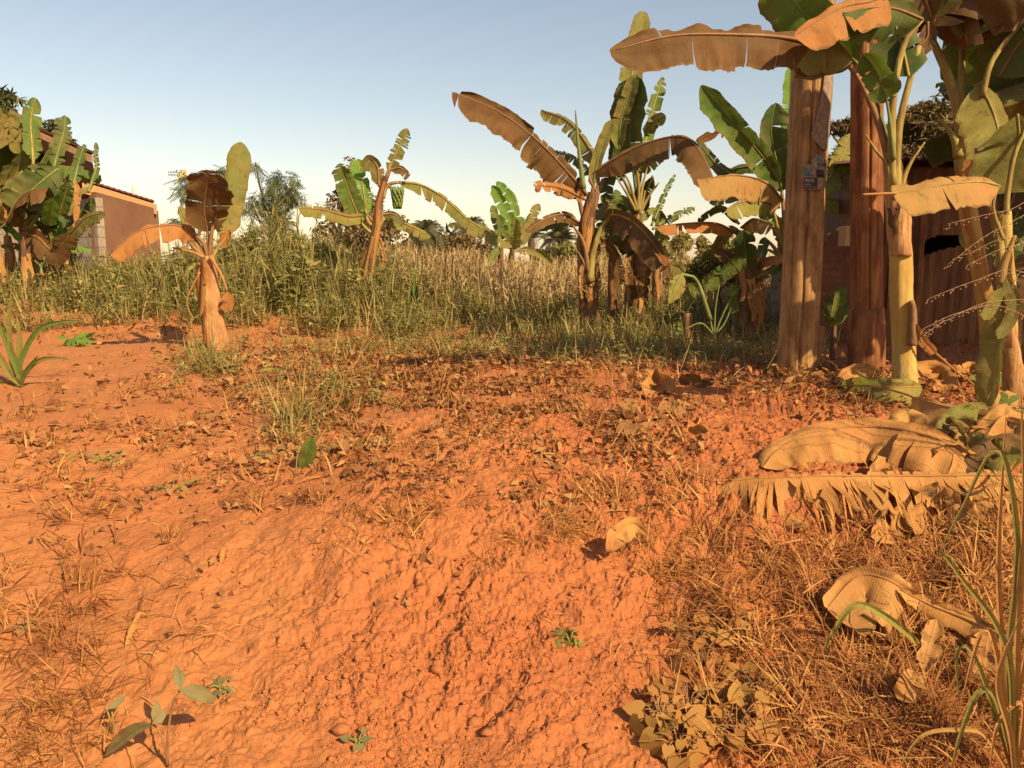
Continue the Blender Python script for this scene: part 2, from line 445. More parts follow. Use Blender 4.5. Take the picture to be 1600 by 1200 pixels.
M['stalk_b'] = plain('stalk_brown', [(.3, (.22, .10, .04)), (.7, (.38, .2, .08))], 12, .6)
M['stalk_g'] = trunkm('stalk_green', [(.25, (.18, .17, .05)), (.5, (.24, .28, .07)), (.8, (.36, .38, .11))], (45, 7))
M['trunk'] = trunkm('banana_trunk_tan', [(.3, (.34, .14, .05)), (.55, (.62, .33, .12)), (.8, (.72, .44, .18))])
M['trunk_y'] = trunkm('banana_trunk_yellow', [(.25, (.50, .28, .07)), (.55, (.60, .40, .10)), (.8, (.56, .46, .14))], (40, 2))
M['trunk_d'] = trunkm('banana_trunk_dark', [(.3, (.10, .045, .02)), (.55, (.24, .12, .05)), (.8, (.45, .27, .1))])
M['wood'] = trunkm('weathered_wood', [(.25, (.22, .10, .035)), (.5, (.50, .27, .10)), (.8, (.66, .39, .16))], (45, 1.2))
M['wood_red'] = trunkm('red_stained_wood', [(.25, (.18, .055, .02)), (.5, (.42, .16, .055)), (.8, (.58, .27, .10))], (40, 1.0))
M['weed'] = smallleaf('weed_green', [(0, (.20, .19, .04)), (.4, (.30, .28, .07)), (.75, (.44, .36, .10)), (1, (.66, .45, .15))])
M['grass'] = smallleaf('grass_green', [(0, (.20, .18, .045)), (.5, (.36, .31, .09)), (1, (.68, .48, .18))])
M['maize'] = smallleaf('maize_dry', [(0, (.40, .24, .09)), (.5, (.66, .45, .18)), (1, (.84, .64, .32))])
M['dry'] = smallleaf('dry_grass_blades', [(0, (.28, .08, .02)), (.5, (.56, .23, .055)), (1, (.88, .48, .15))])
M['litter'] = smallleaf('dusty_leaves', [(0, (.24, .09, .03)), (.5, (.50, .22, .07)), (1, (.66, .38, .13))])
M['creeper'] = smallleaf('creeper_leaves', [(0, (.34, .20, .06)), (.5, (.48, .30, .09)), (1, (.55, .40, .13))])
M['crown'] = smallleaf('crown_green', [(0, (.045, .06, .016)), (.5, (.11, .12, .03)), (1, (.22, .20, .06))])
M['crown_b'] = smallleaf('crown_brown', [(0, (.11, .075, .028)), (.5, (.25, .17, .06)), (1, (.46, .31, .12))])
M['crown_l'] = smallleaf('crown_light', [(0, (.10, .13, .05)), (.5, (.19, .22, .08)), (1, (.30, .31, .12))])
M['palm'] = smallleaf('palm_fronds', [(0, (.07, .08, .03)), (.5, (.14, .14, .06)), (1, (.26, .22, .1))])
M['flower'] = smallleaf('yellow_flowers', [(0, (.75, .50, .08)), (1, (.9, .68, .15))])
M['bark'] = plain('bark', [(.3, (.12, .07, .035)), (.7, (.26, .16, .08))], 20)

# ------------------------------------------------------------------ the ground
def build_ground():
    rows = np.concatenate([[-30, -12, -5, -2, 0, .8, 1.3], np.arange(1.6, 4.6, .0052), 4.6 * np.exp(np.linspace(.0016, math.log(1500 / 4.6), 330))])
    nc = 1350
    t = np.linspace(-1, 1, nc); t = t * (.72 + .28 * t * t)
    hw = .8 + .85 * np.maximum(rows, 1.6)
    X = t[None, :] * hw[:, None]; Y = np.repeat(rows[:, None], nc, 1)
    Z = H(X, Y)
    V = np.stack([X, Y, Z], -1).reshape(-1, 3)
    r, c = len(rows), nc
    i = (np.arange(r - 1)[:, None] * c + np.arange(c - 1)[None]).ravel()
    Fq = np.stack([i, i + 1, i + c + 1, i + c], 1)
    o = np_mesh('ground', V, Fq, M['soil']); o['kind'] = 'structure'
    return o
build_ground()

# ------------------------------------------------------------------ banana leaves and plants
VD = Vector((0, 0, -1))
def blade(parent, pts, w, aL=0, aR=0, droop=.15, tears=6, gap=.1, tear_a=14, mat='green', mid='stalk_y', view=True,
          wR=None, ripple=.05, seed=0, skew=.15, prof='full', base=None, midr=.011, name='leaf', label=None, rows=7, crump=.22):
    """a banana leaf: midrib through pts (world), half widths w (left of travel) / wR (right), each half hinged by its own angle"""
    rr = random.Random(seed * 7919 + 13)
    if wR is None: wR = w
    C = spline(pts, 90); n = len(C)
    Ltot = sum((C[i + 1] - C[i]).length for i in range(n - 1))
    def at(u):
        x = min(max(u, 0), 1) * (n - 1); i = min(int(x), n - 2); return C[i].lerp(C[i + 1], x - i)
    def frame(u):
        t = at(u + .02) - at(u - .02); t.normalize()
        v = (at(u) - Vector((0, 0, HC))) if view else VD.copy()
        v = v - t * v.dot(t)
        if v.length < 1e-5: v = Vector((0, 1, 0))
        v.normalize(); s = t.cross(v); s.normalize(); return t, v, s
    def pr(u):
        if prof == 'full': return min(1, (max(u, 0) / .16) ** .65) * (1 - max(0, u - .55) ** 2 * 1.1) * min(1, ((1 - u) / .10 + .02) ** .55)
        if prof == 'lance': return max(.03, math.sin(math.pi * min(1, max(0, u)) ** .75) ** .8)
        return min(1, (max(u, 0) / .05) ** .6) * min(1, ((1 - u) / .04 + .1) ** .5)
    gu, gs = np.meshgrid(np.linspace(0, 1, 121), np.linspace(0, 1, rows), indexing='ij')
    V = []; Fq = []; uv = []; uv2 = []; asp = Ltot / max(w, wR, .01)
    ph = rr.random() * 6; k1 = rr.uniform(5, 9); k2 = rr.uniform(13, 19)
    for side, ang, wd in ((1, aL, w), (-1, aR, wR)):
        if wd <= 0: continue
        _cr = perlin(gu * asp * 1.1 + seed * 3.7, gs * 1.2 + side * 5); _cr2 = perlin(gu * asp * 3 + seed * 1.7, gs * 1.4 + side * 9)
        br = sorted(rr.uniform(.06, .97) for _ in range(tears)); br = [0] + br + [1]
        for a, b in zip(br[:-1], br[1:]):
            if b - a < .006: continue
            nu = max(3, int((b - a) * Ltot / .025) + 2); nu = min(nu, 60)
            da = R(rr.gauss(0, tear_a)) if tears else 0
            sh = rr.uniform(-.3, .3) * (tear_a / 14.) * .3 if tears else 0
            g = gap * rr.uniform(.3, 1.6) if tears else 0
            uc = (a + b) / 2; cut = 1 - (rr.uniform(0, .30) ** 1.3 if tears > 3 else 0)
            o = len(V)
            for i in range(nu):
                u = a + (b - a) * i / (nu - 1)
                for j in range(rows):
                    s = j / (rows - 1)
                    ue = uc + (u - uc) * (1 - g * s)
                    ub = u + (ue - u)
                    t, v, S = frame(ub)
                    ww = wd * pr(ub) * cut * (1 + .05 * math.sin(ub * 31 + ph) * s + .03 * rr.uniform(-1, 1) * (j == rows - 1))
                    an = R(ang) + da * s
                    d = S * (side * math.cos(an)) - v * math.sin(an)
                    q = at(ub) + d * (ww * s) + t * (ww * s * (skew + sh))
                    nn = t.cross(d); nn.normalize()
                    q += nn * (ripple * ww * s ** 1.3 * (math.sin(ub * k1 * 2 + ph) + .5 * math.sin(ub * k2 * 2 + ph * 2)))
                    q += nn * (crump * ww * s * (_cr[min(int(ub * 120), 119), j] + .6 * _cr2[min(int(ub * 120), 119), j]))
                    q.z -= droop * ww * s * s + (.012 * (1 if j else 0))* min(1, ww / .1)
                    V.append(q); uv.append((ub * Ltot, side * s * wd * 2)); uv2.append((ub, s))
            for i in range(nu - 1):
                for j in range(rows - 1):
                    x = o + i * rows + j
                    Fq.append((x, x + 1, x + rows + 1, x + rows) if side > 0 else (x, x + rows, x + rows + 1, x + 1))
    o = np_mesh(name, np.array([tuple(q) for q in V]), np.array(Fq), M[mat], parent, uv=np.array(uv), uv2=np.array(uv2))
    if label: o['label'] = label
    if mid:
        st = MB(); pp = list(C[:-2:3])
        nb = 0
        if base is not None:
            bp = spline(list(base) + [C[0], C[6]], 14)[:-3]; nb = len(bp); pp = bp + pp
        m = len(pp)
        rad = [midr * (1.7 - .7 * i / max(1, nb)) if i < nb else midr * max(.18, 1 - .85 * (i - nb) / max(1, m - nb)) for i in range(m)]
        st.tube(pp, rad, 7)
        st.build('midrib', M[mid], o)
    return o
def PX(pts, d, dd=0):
    """picture points -> world at depth d, running to d+dd at the end; a third value is an extra depth offset"""
    n = len(pts); out = []
    for i, p in enumerate(pts):
        out.append(W(p[0], p[1], d + dd * i / max(1, n - 1) + (p[2] if len(p) > 2 else 0)))
    return out
_ls = [0]
def pleaf(plant, d, pts, w, aL=0, aR=0, dd=0, base=None, wR=None, midr=2.2, **k):
    _ls[0] += 1
    s = pxm(d)
    k.setdefault('seed', _ls[0])
    return blade(plant, PX(pts, d, dd), w * s, aL, aR, wR=None if wR is None else wR * s, midr=midr * s,
                 base=PX(base, d) if base else None, **k)
def trunk(plant, pts, rad, mat='trunk', name='pseudostem', seed=0, sheaths=3, n=26):
    """banana pseudostem: overlapping sheaths give it long ridges"""
    rr = random.Random(seed); C = spline(pts, 46); m = MB()
    ph = [rr.uniform(0, 6.28) for _ in range(6)]
    vs = []; uv = []; fs = []
    for i, p in enumerate(C):
        u = i / (len(C) - 1); r0 = np.interp(u * (len(rad) - 1), range(len(rad)), rad)
        for k in range(n):
            th = 2 * math.pi * k / n
            q = r0 * (1 + .05 * math.sin(3 * th + ph[0] + u * 3) + .035 * math.sin(7 * th + ph[1] - u * 5) + .03 * math.sin(u * 17 + ph[2] + th) + .02 * rr.uniform(-1, 1))
            vs.append(p + Vector((math.cos(th) * q, math.sin(th) * q, 0))); uv.append((k / n, u))
    for i in range(len(C) - 1):
        for k in range(n): fs.append((i * n + k, i * n + (k + 1) % n, (i + 1) * n + (k + 1) % n, (i + 1) * n + k))
    fs.append(tuple(range(n - 1, -1, -1))); fs.append(tuple(range((len(C) - 1) * n, len(C) * n)))
    m.add(vs, fs, uv)
    t = m.build(name, M[mat], plant)
    # dry sheaths peeling off the stem
    for q in range(sheaths):
        u0 = rr.uniform(.45, .98); L = rr.uniform(.2, .5); th = rr.uniform(-2.6, -.4)
        s = MB(); vs = []; fs = []; N = 12
        for i in range(N):
            u = u0 - L * i / (N - 1); x = max(0, u) * (len(C) - 1); c = C[min(int(x), len(C) - 1)]
            r0 = np.interp(max(0, u) * (len(rad) - 1), range(len(rad)), rad)
            off = 1.04 + .32 * (i / (N - 1)) ** 2.2 * rr.uniform(.6, 1)
            hw = .55 * (1 - .75 * i / (N - 1))
            for j in range(5):
                a = th + hw * (j / 2 - 1) + .12 * math.sin(i * .9)
                vs.append(c + Vector((math.cos(a), math.sin(a), 0)) * r0 * (off + .05 * (j % 2)))
        for i in range(N - 1):
            for j in range(4): fs.append((i * 5 + j, i * 5 + j + 1, i * 5 + j + 6, i * 5 + j + 5))
        s.add(vs, fs, [(0, 0)] * len(vs)); s.build('dry_sheath', M[rr.choice(['straw', 'brown', 'orange'])], plant)
    return t
def stalk(plant, pts, r, mat='stalk_y', name='leaf_stalk', n=8):
    C = spline(pts, 16); m = MB(); m.tube(C, [r[0] + (r[1] - r[0]) * i / 15 for i in range(16)], n, wob=.08, seed=int(C[0].x * 99)); return m.build(name, M[mat], plant)
def onground(px, d):
    """world x of picture column px at depth d, on the terrain"""
    p = W(px, 500, d); return Vector((p.x, d, float(H(p.x, d))))
def plant(px, d, label, group, name='banana_plant', cat='banana plant'):
    return empty(name, onground(px, d), label, cat, group)

GB = 'banana plants growing on the plot'
# --- P330: the short thick plant at left
d = 8.5
p = plant(338, d, 'short thick banana plant at the left with peeling orange trunk and one pale upright leaf', GB)
b = onground(340, d); b.z -= .1
trunk(p, [b, W(333, 490, d), W(326, 400, d)], [.135, .115, .11, .085, .06], 'trunk', seed=1, sheaths=4)
trunk(p, [b + Vector((-.09, .05, 0)), W(317, 470, d + .05), W(314, 410, d + .05)], [.05, .05, .045], 'orange', name='dry_sheath', seed=2, sheaths=0)
pleaf(p, d, [(324, 362), (319, 330), (322, 295), (327, 266)], 33, 18, 12, base=[(326, 405), (325, 385)], wR=42, mat='dbrown', mid='stalk_b', droop=.1, tears=5, gap=.03, tear_a=9, crump=.4, skew=.45, dd=-.4, label='dark shaded leaf held upright')
pleaf(p, d, [(345, 372), (356, 330), (370, 270), (378, 222)], 22, 15, -10, base=[(332, 405), (338, 390)], wR=20, mat='olive', mid='stalk_g', tears=1, gap=.02, dd=.3, midr=1.6, label='pale green upright leaf')
pleaf(p, d, [(306, 376), (290, 356), (258, 352), (216, 362), (172, 398)], 21, 35, -60, base=[(322, 405), (316, 392)], wR=16, mat='orange', mid='stalk_b', tears=4, dd=-.5, droop=.4, ripple=.16, label='long dusty brown leaf arching to the left')
pleaf(p, d, [(302, 372), (292, 350), (281, 322)], 8, 10, 10, base=[(322, 404), (312, 390)], mat='olive', tears=1, dd=.3)
pleaf(p, d, [(342, 385), (352, 372), (356, 358)], 9, 10, 20, mat='orange', tears=2, base=[(330, 404), (336, 395)])
for q in ([(325, 402), (318, 380), (300, 362)], [(328, 402), (330, 370), (335, 340)], [(322, 404), (308, 392), (295, 378)]):
    stalk(p, PX(q, d, -.05), (.03, .016), 'stalk_b')
stalk(p, PX([(318, 402), (300, 394), (270, 387)], d - .1), (.02, .009), 'straw')
stalk(p, PX([(328, 400), (346, 430), (355, 455)], d - .1), (.02, .01), 'straw')
blade(p, PX([(355, 455), (356, 470), (350, 486)], d - .1), .07, 10, 10, mat='orange', mid=None, tears=3, seed=5)
stalk(p, PX([(312, 425), (292, 470), (303, 500)], d - .15), (.012, .005), 'straw')

# --- P575: plant with a fruit bunch
d = 13
p = plant(570, d, 'tall leaning banana plant carrying a green fruit bunch, standing in the weeds left of centre', GB)
b = onground(568, d)
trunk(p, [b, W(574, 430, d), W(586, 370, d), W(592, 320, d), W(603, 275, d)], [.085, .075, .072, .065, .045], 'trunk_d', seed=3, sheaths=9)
pleaf(p, d, [(566, 350), (552, 318), (540, 285), (531, 255)], 17, 10, 15, base=[(590, 365), (578, 362)], mat='green', mid='stalk_y', dd=-.4, tears=4, wR=17)
pleaf(p, d, [(572, 335), (568, 300), (562, 270), (558, 248)], 15, 10, 10, base=[(588, 350), (578, 350)], mat='bright', mid='stalk_y', dd=.3, tears=4, wR=14)
pleaf(p, d, [(592, 290), (590, 262), (578, 248), (565, 262)], 12, -10, 20, base=[(602, 290)], mat='olive', mid='stalk_b', tears=2, wR=9)
pleaf(p, d, [(606, 268), (616, 245), (627, 222), (636, 200)], 11, 10, 10, base=[(603, 282)], mat='olive', mid='stalk_y', tears=9, gap=.3, wR=12)
pleaf(p, d, [(610, 265), (625, 262), (640, 275)], 5, 10, 20, base=[(603, 280)], mat='brown', mid='stalk_b', tears=2, wR=9)
pleaf(p, d, [(622, 285), (655, 288), (692, 308), (732, 343), (800, 385)], 7, -50, 22, base=[(598, 310), (605, 290)], wR=17, mat='olive', mid='stalk_y', tears=9, gap=.12, dd=1.2, label='long arching olive leaf reaching far to the right')
pleaf(p, d, [(572, 335), (545, 338), (505, 328), (466, 325)], 11, 15, -15, base=[(590, 355), (582, 345)], wR=6, mat='yellow', mid='stalk_b', tears=2, dd=-.8)
pleaf(p, d, [(600, 342), (622, 345), (645, 355), (673, 369)], 5, 0, 10, base=[(590, 358)], wR=12, mat='yellow', mid='stalk_y', tears=8, dd=.6, gap=.15)
pleaf(p, d, [(598, 335), (615, 335), (632, 348)], 6, 0, 20, base=[(592, 345)], wR=9, mat='dark', mid='stalk_b', tears=2)
pleaf(p, d, [(585, 370), (572, 395), (560, 430)], 6, 20, 20, mat='brown', mid='stalk_b', tears=8, gap=.4)
pleaf(p, d, [(594, 372), (601, 400), (596, 430)], 5, 20, 20, mat='straw', mid='stalk_b', tears=8, gap=.4)
stalk(p, PX([(595, 300), (606, 290), (616, 300), (622, 312)], d), (.035, .02), 'stalk_b')
M['fruit'] = plain('green_bananas', [(.3, (.14, .20, .04)), (.7, (.26, .32, .07))], 10, .5)
bm = MB(); rr = random.Random(4); c0 = W(621, 310, d)
for row in range(5):
    for k in range(9):
        a = k * .7 + row * .3; z = -.055 * row
        q = c0 + Vector((0, 0, z + .1)); o1 = Vector((math.cos(a), math.sin(a), 0))
        rr0 = .085 - .008 * row
        bm.tube([q + o1 * .03, q + o1 * rr0 + Vector((0, 0, -.03)), q + o1 * (rr0 + .012) + Vector((0, 0, .03)), q + o1 * rr0 + Vector((0, 0, .085))], [.012, .022, .02, .008], 6)
bm.build('fruit_bunch', M['fruit'], p)
# --- P790: pair of bright young plants in the dry maize
d = 19
for (bx, lab, lv) in (
    (802, 'bright green young banana plant in the dry maize, its twin leaves pointing straight up', [
        ([(800, 385), (798, 350), (776, 300), (768, 290)], 10, 'bright', 0, 3), ([(802, 385), (806, 350), (800, 310), (776, 283)], 9, 'bright', .4, 7),
        ([(806, 388), (822, 360), (832, 335), (842, 318)], 9, 'olive', .3, 6), ([(803, 390), (806, 370), (806, 340)], 8, 'yellow', -.5, 2),
        ([(800, 390), (788, 362), (779, 335)], 9, 'green', -.3, 4), ([(808, 392), (825, 390), (845, 396), (862, 412)], 7, 'olive', .3, 2),
        ([(804, 386), (815, 360), (812, 338)], 9, 'green', .2, 3)]),
    (784, 'small banana plant with a thin brown stem and limp leaf, left of the bright one', [
        ([(782, 378), (765, 362), (735, 350), (700, 352)], 6, 'olive', .5, 3), ([(780, 385), (770, 400), (762, 415)], 6, 'green', -.3, 2),
        ([(783, 375), (775, 345), (770, 320)], 7, 'green', .5, 3)])):
    p = plant(bx, d, lab, GB); b = onground(bx, d)
    trunk(p, [b, W(bx - 2, 410, d), W(bx - 1, 386, d)], [.10, .08, .055], 'trunk_d', seed=bx, sheaths=2, n=14)
    for pts, wd, mt, dd, te in lv: pleaf(p, d, pts, wd, 12, 8, dd=dd, mat=mt, tears=te, gap=.12, mid='stalk_y', midr=1.0, rows=5)
# --- P920
d = 10.2
p = plant(920, d, 'banana plant right of centre with a huge brown leaf reaching up to the left', GB)
b = onground(922, d)
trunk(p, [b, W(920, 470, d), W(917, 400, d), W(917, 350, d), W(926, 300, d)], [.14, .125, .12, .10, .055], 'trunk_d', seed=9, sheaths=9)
pleaf(p, d, [(918, 305), (888, 270), (842, 222), (780, 175), (707, 144)], 34, 18, -35, base=[(920, 345), (924, 322)], wR=14, mat='brown', mid='stalk_b', tears=7, gap=.05, tear_a=12, crump=.4, dd=-1.0, droop=.15, label='huge dusty brown leaf reaching up to the left')
pleaf(p, d - .3, [(915, 312), (880, 295), (850, 290), (835, 292)], 9, 20, 0, wR=12, mat='orange', mid='stalk_b', tears=7, gap=.25, dd=-.6, tear_a=25)
pleaf(p, d, [(934, 262), (915, 222), (885, 188), (845, 172)], 15, 10, -10, base=[(922, 330), (934, 295)], wR=7, mat='olive', mid='stalk_b', tears=8, gap=.08, dd=.8)
pleaf(p, d, [(930, 276), (912, 258), (890, 243), (866, 236)], 10, 15, -20, base=[(922, 320)], wR=6, mat='dark', mid='stalk_b', tears=16, gap=.3, dd=.7)
stalk(p, PX([(912, 295), (905, 240), (899, 172)], d - .2), (.035, .008), 'stalk_g', name='rolled_leaf')
pleaf(p, d, [(927, 290), (934, 250), (946, 215), (958, 186)], 11, 5, 30, base=[(922, 320)], wR=8, mat='yellow', mid='stalk_g', tears=0, dd=-.1)
pleaf(p, d, [(925, 272), (960, 248), (1003, 226), (1052, 213), (1078, 219), (1100, 248), (1120, 300)], 10, -60, 26, base=[(922, 345), (934, 305), (921, 282)], wR=30, mat='brown', mid='stalk_b', tears=5, gap=.05, tear_a=9, dd=-1.0, label='long reddish brown leaf bent down at its tip')
pleaf(p, d, [(945, 345), (958, 335), (988, 346), (1018, 376), (1044, 416)], 12, 30, -15, base=[(924, 415), (932, 370)], wR=24, mat='dbrown', mid='stalk_y', tears=2, gap=.05, dd=-1.0, label='dark leaf folded down to the right')
pleaf(p, d - .15, [(968, 335), (995, 352), (1022, 382), (1044, 416)], 10, 25, 0, wR=6, mat='orange', mid=None, tears=1, dd=-.9)  # lit upper half of the dark leaf, its light put into orange colour
pleaf(p, d, [(905, 348), (882, 335), (852, 342), (820, 362)], 11, 25, -40, base=[(918, 372)], wR=8, mat='brown', mid='stalk_b', tears=5, dd=-.6)
pleaf(p, d, [(905, 352), (880, 346), (840, 358)], 6, 10, 10, base=[(918, 375)], mat='dark', mid='stalk_b', tears=3, dd=.6)
pleaf(p, d, [(925, 350), (935, 330), (958, 320), (985, 338)], 12, 10, 20, mat='dark', mid='stalk_b', tears=5, dd=.5)
pleaf(p, d, [(926, 372), (948, 358), (972, 372), (985, 400)], 14, 10, 20, mat='dark', mid='stalk_b', tears=6, dd=.6)
pleaf(p, d, [(930, 390), (950, 385), (965, 410), (968, 445)], 10, 10, 20, mat='dbrown', mid='stalk_b', tears=6, dd=.3)
stalk(p, PX([(922, 440), (926, 400), (938, 360), (958, 336)], d - .15), (.05, .022), 'stalk_y')
stalk(p, PX([(920, 425), (912, 380), (895, 352)], d - .15), (.035, .015), 'stalk_b')
stalk(p, PX([(919, 430), (907, 400), (892, 382)], d - .15), (.015, .008), 'stalk_b')
stalk(p, PX([(919, 458), (905, 450), (890, 443)], d - .15), (.012, .006), 'stalk_b')
stalk(p, PX([(921, 350), (930, 315), (942, 280)], d), (.04, .02), 'stalk_b')
stalk(p, PX([(917, 360), (908, 325), (902, 300)], d), (.04, .02), 'stalk_b')
for k in range(4): pleaf(p, d - .15, [(914 + 5 * k, 400), (908 + 9 * k, 430), (910 + 7 * k, 468)], 4, 20, 20, mat=('straw', 'brown')[k % 2], mid='stalk_b', tears=9, gap=.5, midr=1)
# --- P990
d = 11.4
p = plant(992, d, 'tallest banana plant of the middle row, with a long pale leaf pointing straight up', GB)
b = onground(990, d)
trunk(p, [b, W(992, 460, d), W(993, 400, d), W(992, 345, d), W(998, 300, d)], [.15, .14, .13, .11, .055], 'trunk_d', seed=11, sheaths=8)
pleaf(p, d, [(990, 210), (985, 150), (992, 80), (1006, 17)], 20, 15, -10, base=[(996, 310), (994, 260)], wR=17, mat='olive', mid='stalk_g', tears=3, gap=.05, dd=.6, label='long pale leaf pointing straight up')
pleaf(p, d - .2, [(968, 235), (970, 190), (982, 150), (995, 115)], 14, 10, 30, wR=12, mat='olive', mid='stalk_g', tears=2, dd=-.2)
pleaf(p, d, [(990, 268), (984, 220), (988, 170), (998, 120)], 32, 10, 15, base=[(995, 300)], wR=24, mat='dark', mid='stalk_g', tears=3, gap=.05, dd=-.4, label='broad dark green upright leaf')
pleaf(p, d, [(998, 262), (1010, 215), (1018, 180), (1035, 120)], 12, 30, 10, base=[(996, 305)], wR=14, mat='green', mid='stalk_y', tears=10, gap=.3, dd=.5, tear_a=26)
pleaf(p, d, [(1008, 212), (1022, 190), (1040, 180)], 10, 10, 25, mat='olive', mid='stalk_y', tears=3, tear_a=30, dd=-.3)
pleaf(p, d, [(1002, 268), (1020, 248), (1036, 235)], 12, 10, 25, base=[(996, 305)], mat='olive', mid='stalk_y', tears=3, tear_a=20, dd=-.3)
pleaf(p, d, [(1020, 275), (1010, 300), (1006, 330)], 8, 10, 15, mat='dark', mid='stalk_y', tears=2, dd=.3)
pleaf(p, d, [(975, 282), (962, 262), (950, 282), (948, 318)], 12, 10, 25, base=[(992, 315)], mat='dark', mid='stalk_g', tears=4, dd=.3)
pleaf(p, d, [(985, 330), (970, 312), (955, 318), (950, 345)], 12, 10, 15, mat='olive', mid='stalk_g', tears=4, dd=.5)
pleaf(p, d, [(998, 350), (1015, 330), (1030, 332), (1040, 350)], 7, 10, 15, mat='olive', mid='stalk_g', tears=4, dd=.5)
pleaf(p, d, [(1018, 352), (1028, 330), (1040, 300), (1055, 272)], 6, 10, 25, mat='dark', mid='stalk_g', tears=12, gap=.35, dd=.7, tear_a=30)
pleaf(p, d, [(1020, 358), (1040, 344), (1062, 332), (1086, 324)], 8, -20, 15, mat='dark', mid='stalk_g', tears=12, gap=.5, dd=.7, wR=8)
for q in ([(996, 330), (985, 290), (975, 270)], [(998, 330), (1004, 290), (1015, 250)], [(999, 335), (1015, 305), (1030, 285)], [(994, 330), (978, 300), (962, 275)], [(997, 330), (998, 290), (993, 250)], [(994, 345), (1002, 325), (1008, 298)]):
    stalk(p, PX(q, d - .1), (.028, .010), 'stalk_y')
for k in range(5): pleaf(p, d - .15, [(984 + 5 * k, 385 + 6 * k), (980 + 8 * k, 425), (984 + 6 * k, 470)], 5, 20, 20, mat=('straw', 'brown', 'dbrown')[k % 3], mid='stalk_b', tears=9, gap=.5, midr=1)
# smaller stems between them
for bx, top, d, lab in ((960, 360, 11.0, 'thin dark banana sucker between the two big plants right of centre'), (1027, 400, 12.0, 'thin dark banana stem in shade right of the tallest plant')):
    p = plant(bx, d, lab, GB); b = onground(bx, d)
    trunk(p, [b, W(bx - 2, 430, d), W(bx, top, d)], [.085, .07, .045], 'trunk_d', seed=bx, sheaths=4, n=14)
    for k, (dx, dy, dx2, dy2) in enumerate(((-12, -22, -30, 8), (10, -28, 26, -4), (4, -40, 2, -64), (-6, -10, -18, 32), (8, -8, 20, 34))):
        pleaf(p, d, [(bx, top), (bx + dx, top + dy), (bx + dx2, top + dy2)], 9, 15, 15, mat=('dark', 'olive', 'green', 'dbrown', 'brown')[k], mid='stalk_b', tears=5, dd=(.5, -.3, .2, .4, -.4)[k], rows=5, gap=.2, midr=1.2)
# --- P1200: the big clump left of the post
d = 9.6
p = plant(1163, d, 'dark stemmed banana plant left of the posts, with a flat orange brown leaf reaching left', GB)
b = onground(1165, d)
trunk(p, [b, W(1165, 460, d), W(1162, 410, d), W(1158, 360, d)], [.13, .12, .10, .06], 'trunk_d', seed=21, sheaths=5)
trunk(p, [b + Vector((.14, .15, 0)), W(1182, 460, d + .1), W(1178, 400, d + .1)], [.10, .09, .05], 'trunk_d', seed=22, sheaths=3)
pleaf(p, d, [(1150, 364), (1118, 349), (1070, 349), (1025, 354)], 13, 22, -70, base=[(1160, 380)], wR=9, mat='orange', mid='stalk_b', tears=2, dd=-.5, ripple=.07, label='flat orange brown leaf reaching left')
pleaf(p, d, [(1207, 318), (1180, 313), (1156, 317), (1134, 330)], 19, 18, -20, base=[(1165, 375), (1195, 340)], wR=4, mat='yellow', mid='stalk_b', tears=2, dd=-.6)
pleaf(p, d, [(1155, 350), (1130, 325), (1108, 332), (1090, 346)], 6, 10, 10, mat='dark', mid='stalk_b', tears=2, dd=.4)
pleaf(p, d, [(1164, 440), (1166, 410), (1164, 385), (1162, 360)], 16, 10, 12, mat='dark', mid='stalk_g', tears=1, dd=-.3, wR=17, label='broad dark leaf standing upright against the stem')
pleaf(p, d, [(1158, 356), (1175, 343), (1192, 345), (1208, 352)], 3, 0, 22, mat='tan', wR=17, mid='stalk_b', tears=2, dd=-.4)
pleaf(p, d, [(1175, 420), (1188, 400), (1196, 370)], 9, 10, 12, mat='dark', mid='stalk_b', tears=2, dd=.3)
pleaf(p, d, [(1180, 435), (1200, 425), (1222, 412)], 9, 0, 22, mat='dark', mid='stalk_b', tears=4, dd=.3)
pleaf(p, d, [(1178, 422), (1190, 408), (1206, 402), (1228, 402)], 3, 0, 22, mat='orange', wR=14, mid='stalk_b', tears=1, dd=-.3)
pleaf(p, d, [(1158, 362), (1140, 358), (1122, 380), (1116, 402)], 9, 10, 22, mat='olive', mid='stalk_g', tears=1, dd=.5)
pleaf(p, d, [(1155, 430), (1135, 400), (1118, 392)], 10, 10, 22, mat='dbrown', mid='stalk_b', tears=2, dd=.2)
pleaf(p, d - .3, [(1098, 450), (1118, 434), (1142, 418), (1166, 404)], 17, 12, 12, wR=14, mat='green', mid='stalk_g', tears=12, gap=.25, dd=-.2, label='green leaf torn into strips')
for q in ([(1180, 445), (1190, 470), (1192, 500)], [(1184, 440), (1194, 460), (1188, 508)], [(1178, 450), (1182, 470), (1180, 500)]):
    pleaf(p, d - .2, q, 4, 20, 20, mat='orange', mid='stalk_b', tears=8, gap=.5, midr=1.2)
d = 10.0
p = plant(1228, d, 'banana plant half hidden by the left post, a big green leaf rising to the left', GB)
b = onground(1234, d)
trunk(p, [b, W(1232, 460, d), W(1228, 400, d), W(1222, 340, d)], [.12, .11, .10, .06], 'trunk', seed=23, sheaths=5)
pleaf(p, d, [(1218, 285), (1188, 240), (1145, 190), (1095, 133)], 22, 12, 12, base=[(1226, 370), (1224, 320)], wR=17, mat='green', mid='stalk_y', tears=3, gap=.03, dd=-.9, label='big green leaf rising to the left')
pleaf(p, d, [(1222, 300), (1214, 255), (1205, 205), (1212, 160)], 20, 12, 12, base=[(1226, 350)], wR=24, mat='dark', mid='stalk_g', tears=1, dd=-.2, label='broad dark upright leaf')
pleaf(p, d, [(1234, 260), (1232, 200), (1236, 150), (1238, 100)], 14, 12, 12, base=[(1228, 340)], wR=14, mat='bright', mid='stalk_y', tears=5, dd=.5, label='bright sunlit leaf beside the post')
